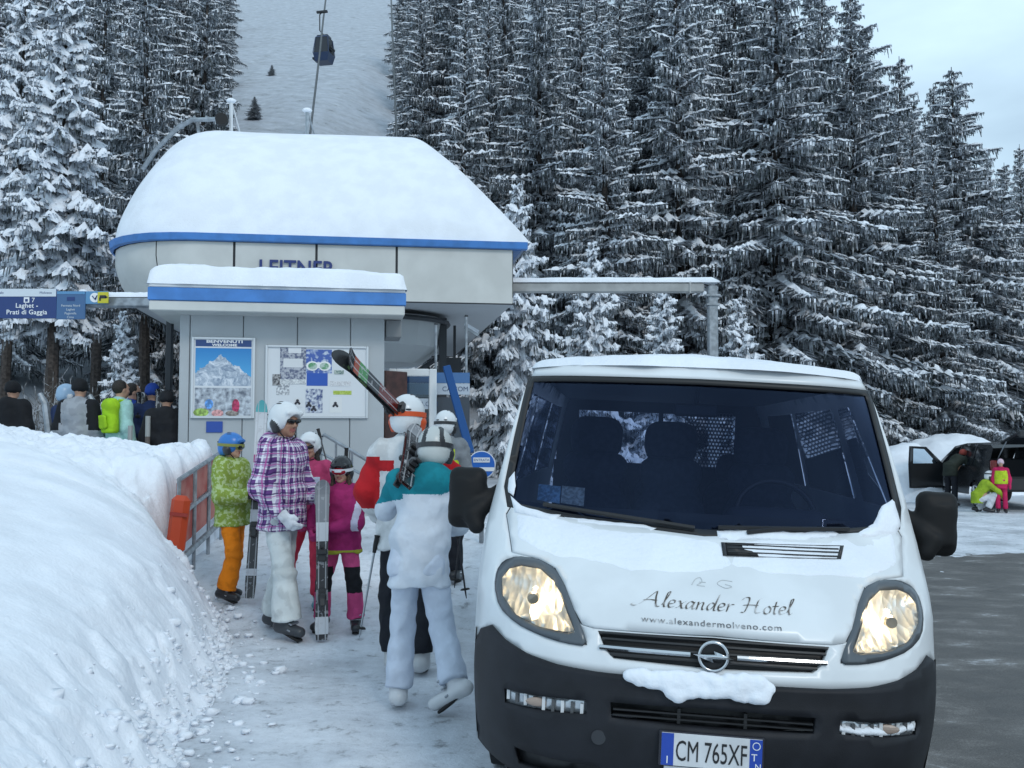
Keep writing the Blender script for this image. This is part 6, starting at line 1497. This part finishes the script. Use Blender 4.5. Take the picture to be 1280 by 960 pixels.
ski_pair('short grey topped skis stood upright in the small magenta girls hands', W(402, 800, 7.22), W(403, 600, 7.32), (.25, -1, 0), ski_k, ski_g, bindm, .085)
ski_pair('long red and black skis carried tips up over the red and white shoulder', W(560, 578, 7.0), W(426, 440, 5.75), (-.5, -.6, .35), ski_r, ski_base, bindm, .088)
ski_pair('skis seen end on over the left shoulder of the white suit', W(507, 606, 5.25), W(516, 540, 6.3), (.6, .2, .8), ski_b, ski_r, bindm, .08)
silver = M('pole_silver', (.40, .43, .46), .3, .7)
g_ = lambda px, D, py: W(px, py, D)
ski_pole('silver ski pole planted between the small girl and the red and white jacket', g_(471, 6.35, 672), g_(449, 6.35, 797), silver)
ski_pole('dark ski pole in front of the white suits right hand', g_(570, 6.7, 655), g_(583, 6.7, 748), M('pole_dark', (.03, .03, .035), .4))
ski_pole('thin dark ski pole leaning on the railing behind the girl in sunglasses', g_(398, 9.6, 538), g_(425, 9.4, 640), M('pole_dark', (.03, .03, .035), .4))
ski_pole('ski pole whose black grip stands up behind the black helmet', g_(433, 7.8, 562), g_(428, 7.8, 690), silver)
ski_pole('black ski pole by the front mirror of the van', g_(578, 6.9, 640), g_(568, 6.9, 735), M('pole_dark', (.03, .03, .035), .4))
# --- the queue behind the bank
far = dict(near=False, gloves=M('glove_dark', (.03, .03, .035), .7))
blk = fabric('jacket_black', (.012, .013, .016)); gry = fabric('jacket_silver_grey', (.30, .32, .35)); navyj = fabric('jacket_navy', (.015, .03, .09)); bluej = fabric('jacket_blue', (.02, .06, .30)); mint = fabric('jacket_mint', (.36, .60, .56))
person('skier in black jacket and black hood at the far left of the queue', pxp(15, 13.0), R(172), .97, blk, blackp, hat=blk, hood=True, puff=.03, **far)
person('skier with pale blue and white helmet half hidden behind the silver grey jacket', pxp(82, 12.7), R(150), .93, navyj, blackp, helmet=(M('helmet_pale_blue', (.30, .45, .62), .3), white_h), **far)
person('skier seen from behind in silver grey jacket with black shoulder patches', pxp(99, 11.9), R(180), .95, [gry, blk], blackp, hat=blk, jfn=lambda c, p: (((p == 1) | (p == 2)) & (c[:, 2] > 1.1)) * 1, puff=.02, **far)
pm_ = person('skier in mint jacket wearing a lime backpack in the queue', pxp(150, 11.9), R(140), .95, mint, blackp, hair=hair_d, puff=.01, **far)
person('skier in bright blue jacket right behind the mint jacket', pxp(165, 12.6), R(120), .95, bluej, blackp, hair=hair_d, puff=.02, **far)
person('skier in dark blue jacket and blue hat left of the kiosk corner', pxp(190, 12.3), R(200), .93, navyj, blackp, hat=bluej, puff=.02, **far)
person('skier in bulky black jacket right at the kiosk corner', pxp(208, 11.6), R(200), .86, blk, blackp, hat=blk, puff=.04, hood=True, **far)
bk = thing('backpack', 'lime green backpack worn on the mint jacket', 'backpack', W(138, 521, 11.72), R(140)); lg = fabric('bag_lime', (.34, .58, .02))
SD().seg((0, 0, -.2), (0, 0, .15), (1, 0, 0), (.14, .09), (.13, .08), .03).cap((-.05, 0, .15), (.05, 0, .15), .08, .08, .05).build('pack', [lg], bk, .02)
mb = MB()
for q in (-1, 1): mb.tube([(q * .08, -.06, .2), (q * .09, -.2, .2), (q * .1, -.22, .0), (q * .1, -.1, -.15)], .018, 5)
mb.build('strap', lg, bk)
SD().seg((0, .08, -.15), (0, .11, .02), (1, 0, 0), (.1, .03), (.09, .02), .02).build('pocket', [lg], bk, .02)
for px, D, y0, y1, lb in ((196, 11.9, 486, 560, 'skis standing upright between the dark blue and the black jackets'), (172, 12.2, 490, 560, 'skis standing upright behind the bright blue jacket')):
    ski_pair(lb, W(px, y1, D), W(px + 4, y0, D), (0, -1, 0), ski_b, ski_g, bindm)
# --- the dark car and the family at it
car = thing('estate_car', 'dark grey estate car with tailgate raised and front door open', 'car', (11.55, 21.4, float(gz(11.5, 22)) - 0.0), R(-6))
cp = M('car_paint', (.030, .033, .037), .22, .3, spec=.6); cgls = M('car_glass', (.015, .018, .022), .08)
prof_ = [(.0, .42), (0, .80), (.05, .95), (.18, 1.40), (.32, 1.47), (1.8, 1.50), (2.6, 1.42), (3.35, .98), (4.35, .86), (4.55, .62), (4.55, .30)]
def arch_(c): return [(c + .36 * math.cos(a), .30 + .36 * math.sin(a)) for a in np.linspace(0, math.pi, 10)]
low = arch_(3.6) + arch_(.95)
shell = [(y, z) for y, z in prof_] + [(4.0, .26)] + low + [(.3, .30)]
wins = [[(.35, .98), (.42, 1.38), (1.15, 1.42), (1.12, .98)], [(1.2, .98), (1.25, 1.42), (2.1, 1.43), (2.1, .98)]]
def tapx(z): return .89 - .16 * smooth(.95, 1.5, z)
for sg in (-1, 1):
    door_cut = [[(2.18, .34), (2.18, 1.42), (2.55, 1.36), (3.15, .98), (3.15, .42)]] if sg < 0 else []
    panel('side_panel', cp, shell, wins + door_cut, 0, .12, car, None, fn=lambda v, o_: np.stack([sg * tapx(v[:, 1]), v[:, 0], v[:, 1]], 1))
    for w_ in wins: panel('side_window', cgls, w_, [], 0, .3, car, None, fn=lambda v, o_: np.stack([sg * (tapx(v[:, 1]) - .01), v[:, 0], v[:, 1]], 1))
    for yc in (.95, 3.6):
        mb = MB(); mb.tube([(sg * .66, yc, .31), (sg * .68, yc, .31), (sg * .86, yc, .31), (sg * .88, yc, .31)], [.26, .31, .31, .27], 20); o = mb.build('wheel', rubber, car)
        mb = MB()
        for k in range(5): a = 2 * math.pi * k / 5; mb.tube([(sg * .885, yc, .31), (sg * .89, yc + .2 * math.cos(a), .31 + .2 * math.sin(a))], [.04, .025], 4)
        mb.tube([(sg * .875, yc + .21 * math.cos(a), .31 + .21 * math.sin(a)) for a in np.linspace(0, 2 * math.pi, 17)], .02, 5); mb.build('rim', alu, o)
    mb = MB(); mb.box((sg * .80, .02, .95), (.14, .08, .36), bev=.02); mb.build('tail_light', M('tail_red', (.22, .02, .02), .2), car); mb = MB(); mb.box((sg * .80, .0, .80), (.13, .06, .10), bev=.02); mb.build('tail_light', M('lamp_clear', (.5, .5, .5), .2), car)
V = []; F = []
for y, z in prof_[3:]: V += [(-tapx(z), y, z), (0, y, z + .03), (tapx(z), y, z)]
n = len(prof_[3:])
for i in range(n - 1): F += [(3 * i, 3 * i + 1, 3 * i + 4, 3 * i + 3), (3 * i + 1, 3 * i + 2, 3 * i + 5, 3 * i + 4)]
mk('roof_and_bonnet', V, F, cp, car)
mb = MB(); mb.box((0, .0, .60), (1.74, .14, .34), bev=.05); mb.build('rear_bumper', M('car_bumper', (.02, .021, .023), .5), car)
mb = MB(); mb.box((0, 1.6, .5), (1.6, 3.0, .06)); mb.box((0, 1.35, .85), (1.5, .1, .6), bev=.03); mb.build('cargo_floor', inn, car)
mb = MB(); mb.box((0, -.42, 1.63), (1.30, .95, .08), Matrix.Rotation(R(-14), 3, 'X'), bev=.03); mb.box((0, -.88, 1.72), (1.25, .10, .16), bev=.03); o = mb.build('tailgate', cp, car)
mb = MB(); mb.box((0, -.35, 1.58), (1.05, .60, .03), Matrix.Rotation(R(-14), 3, 'X')); mb.build('rear_window', cgls, o)
for sg in (-1, 1): mb = MB(); mb.tube([(sg * .68, .12, 1.15), (sg * .64, -.3, 1.55)], .012, 5); mb.build('gas_strut', steel, o)
dh = bpy.data.objects.new('front_door', None); COL.objects.link(dh); dh.parent = car; dh.location = (-.89, 3.15, 0); dh.rotation_euler.z = R(-66)
V = [(0, z0) for z0 in ()]
dpoly = [(0, .36), (0, .98), (-.50, 1.40), (-.98, 1.42), (-1.02, .95), (-1.0, .36)]; dwin = [(-.12, .98), (-.52, 1.34), (-.90, 1.36), (-.92, .98)]
panel('door_shell', cp, dpoly, [dwin], 0, .2, dh, None, fn=lambda v, o_: np.stack([v[:, 0] * 0 + .03, v[:, 0], v[:, 1]], 1)); panel('door_lining', inn, dpoly, [dwin], 0, .2, dh, None, fn=lambda v, o_: np.stack([v[:, 0] * 0 - .03, v[:, 0], v[:, 1]], 1))
mb = MB(); mb.box((0, -.52, 1.17), (.01, .85, .42)); 
panel('door_window', gl, dwin, [], 0, .3, dh, None, fn=lambda v, o_: np.stack([v[:, 0] * 0, v[:, 0], v[:, 1]], 1))
mb = MB(); mb.box((-.12, -.10, 1.03), (.2, .09, .13), bev=.04); mb.build('door_mirror', vblack, dh)
grn = fabric('coat_dark_green', (.025, .032, .026)); rag = dict(near=False)
person('person in dark green coat bending in at the open front door of the car', pxp(1186, 23.0), R(118), .90, grn, blackp, lean=R(52), hair=hair_d, pose=dict(elR=(-.25, -.45, 1.0), wrR=(-.2, -.65, .95), elL=(.25, -.45, 1.0), wrL=(.2, -.65, .95)), hat=M('hat_red', (.25, .04, .03), .8), **rag)
crouch = dict(pel=(0, .12, .36), hiR=(-.09, .10, .36), hiL=(.09, .10, .36), knR=(-.15, -.30, .50), knL=(.15, -.26, .20), anR=(-.13, -.10, .10), anL=(.13, .12, .10), toR=(-.14, -.28, .045), toL=(.14, -.02, .045), che=(0, -.10, .68), nek=(0, -.18, .83), hed=(0, -.24, .98), shR=(-.17, -.14, .78), shL=(.17, -.14, .78), elR=(-.22, -.36, .60), elL=(.22, -.36, .58), wrR=(-.12, -.52, .42), wrL=(.12, -.52, .42))
person('adult in lime jacket and white trousers crouching to help the pink child', pxp(1224, 21.2), R(80), .80, fabric('lime_dull', (.30, .42, .03)), fabric('pants_white2', (.56, .58, .62)), pose=crouch, helmet=(white_h, dkpl), goggles=('up', dkpl, shades), hem=.84, **rag)
person('small child in pink ski suit, lime vest and pale hat by the car', pxp(1249, 21.0), R(-25), .66, fabric('suit_pink', (.50, .02, .10)), fabric('suit_pink', (.50, .02, .10)), hat=fabric('hat_pale_pink', (.60, .45, .52)), hair=hair_b, vest=neon, gloves=fabric('suit_pink', (.50, .02, .10)), **rag)
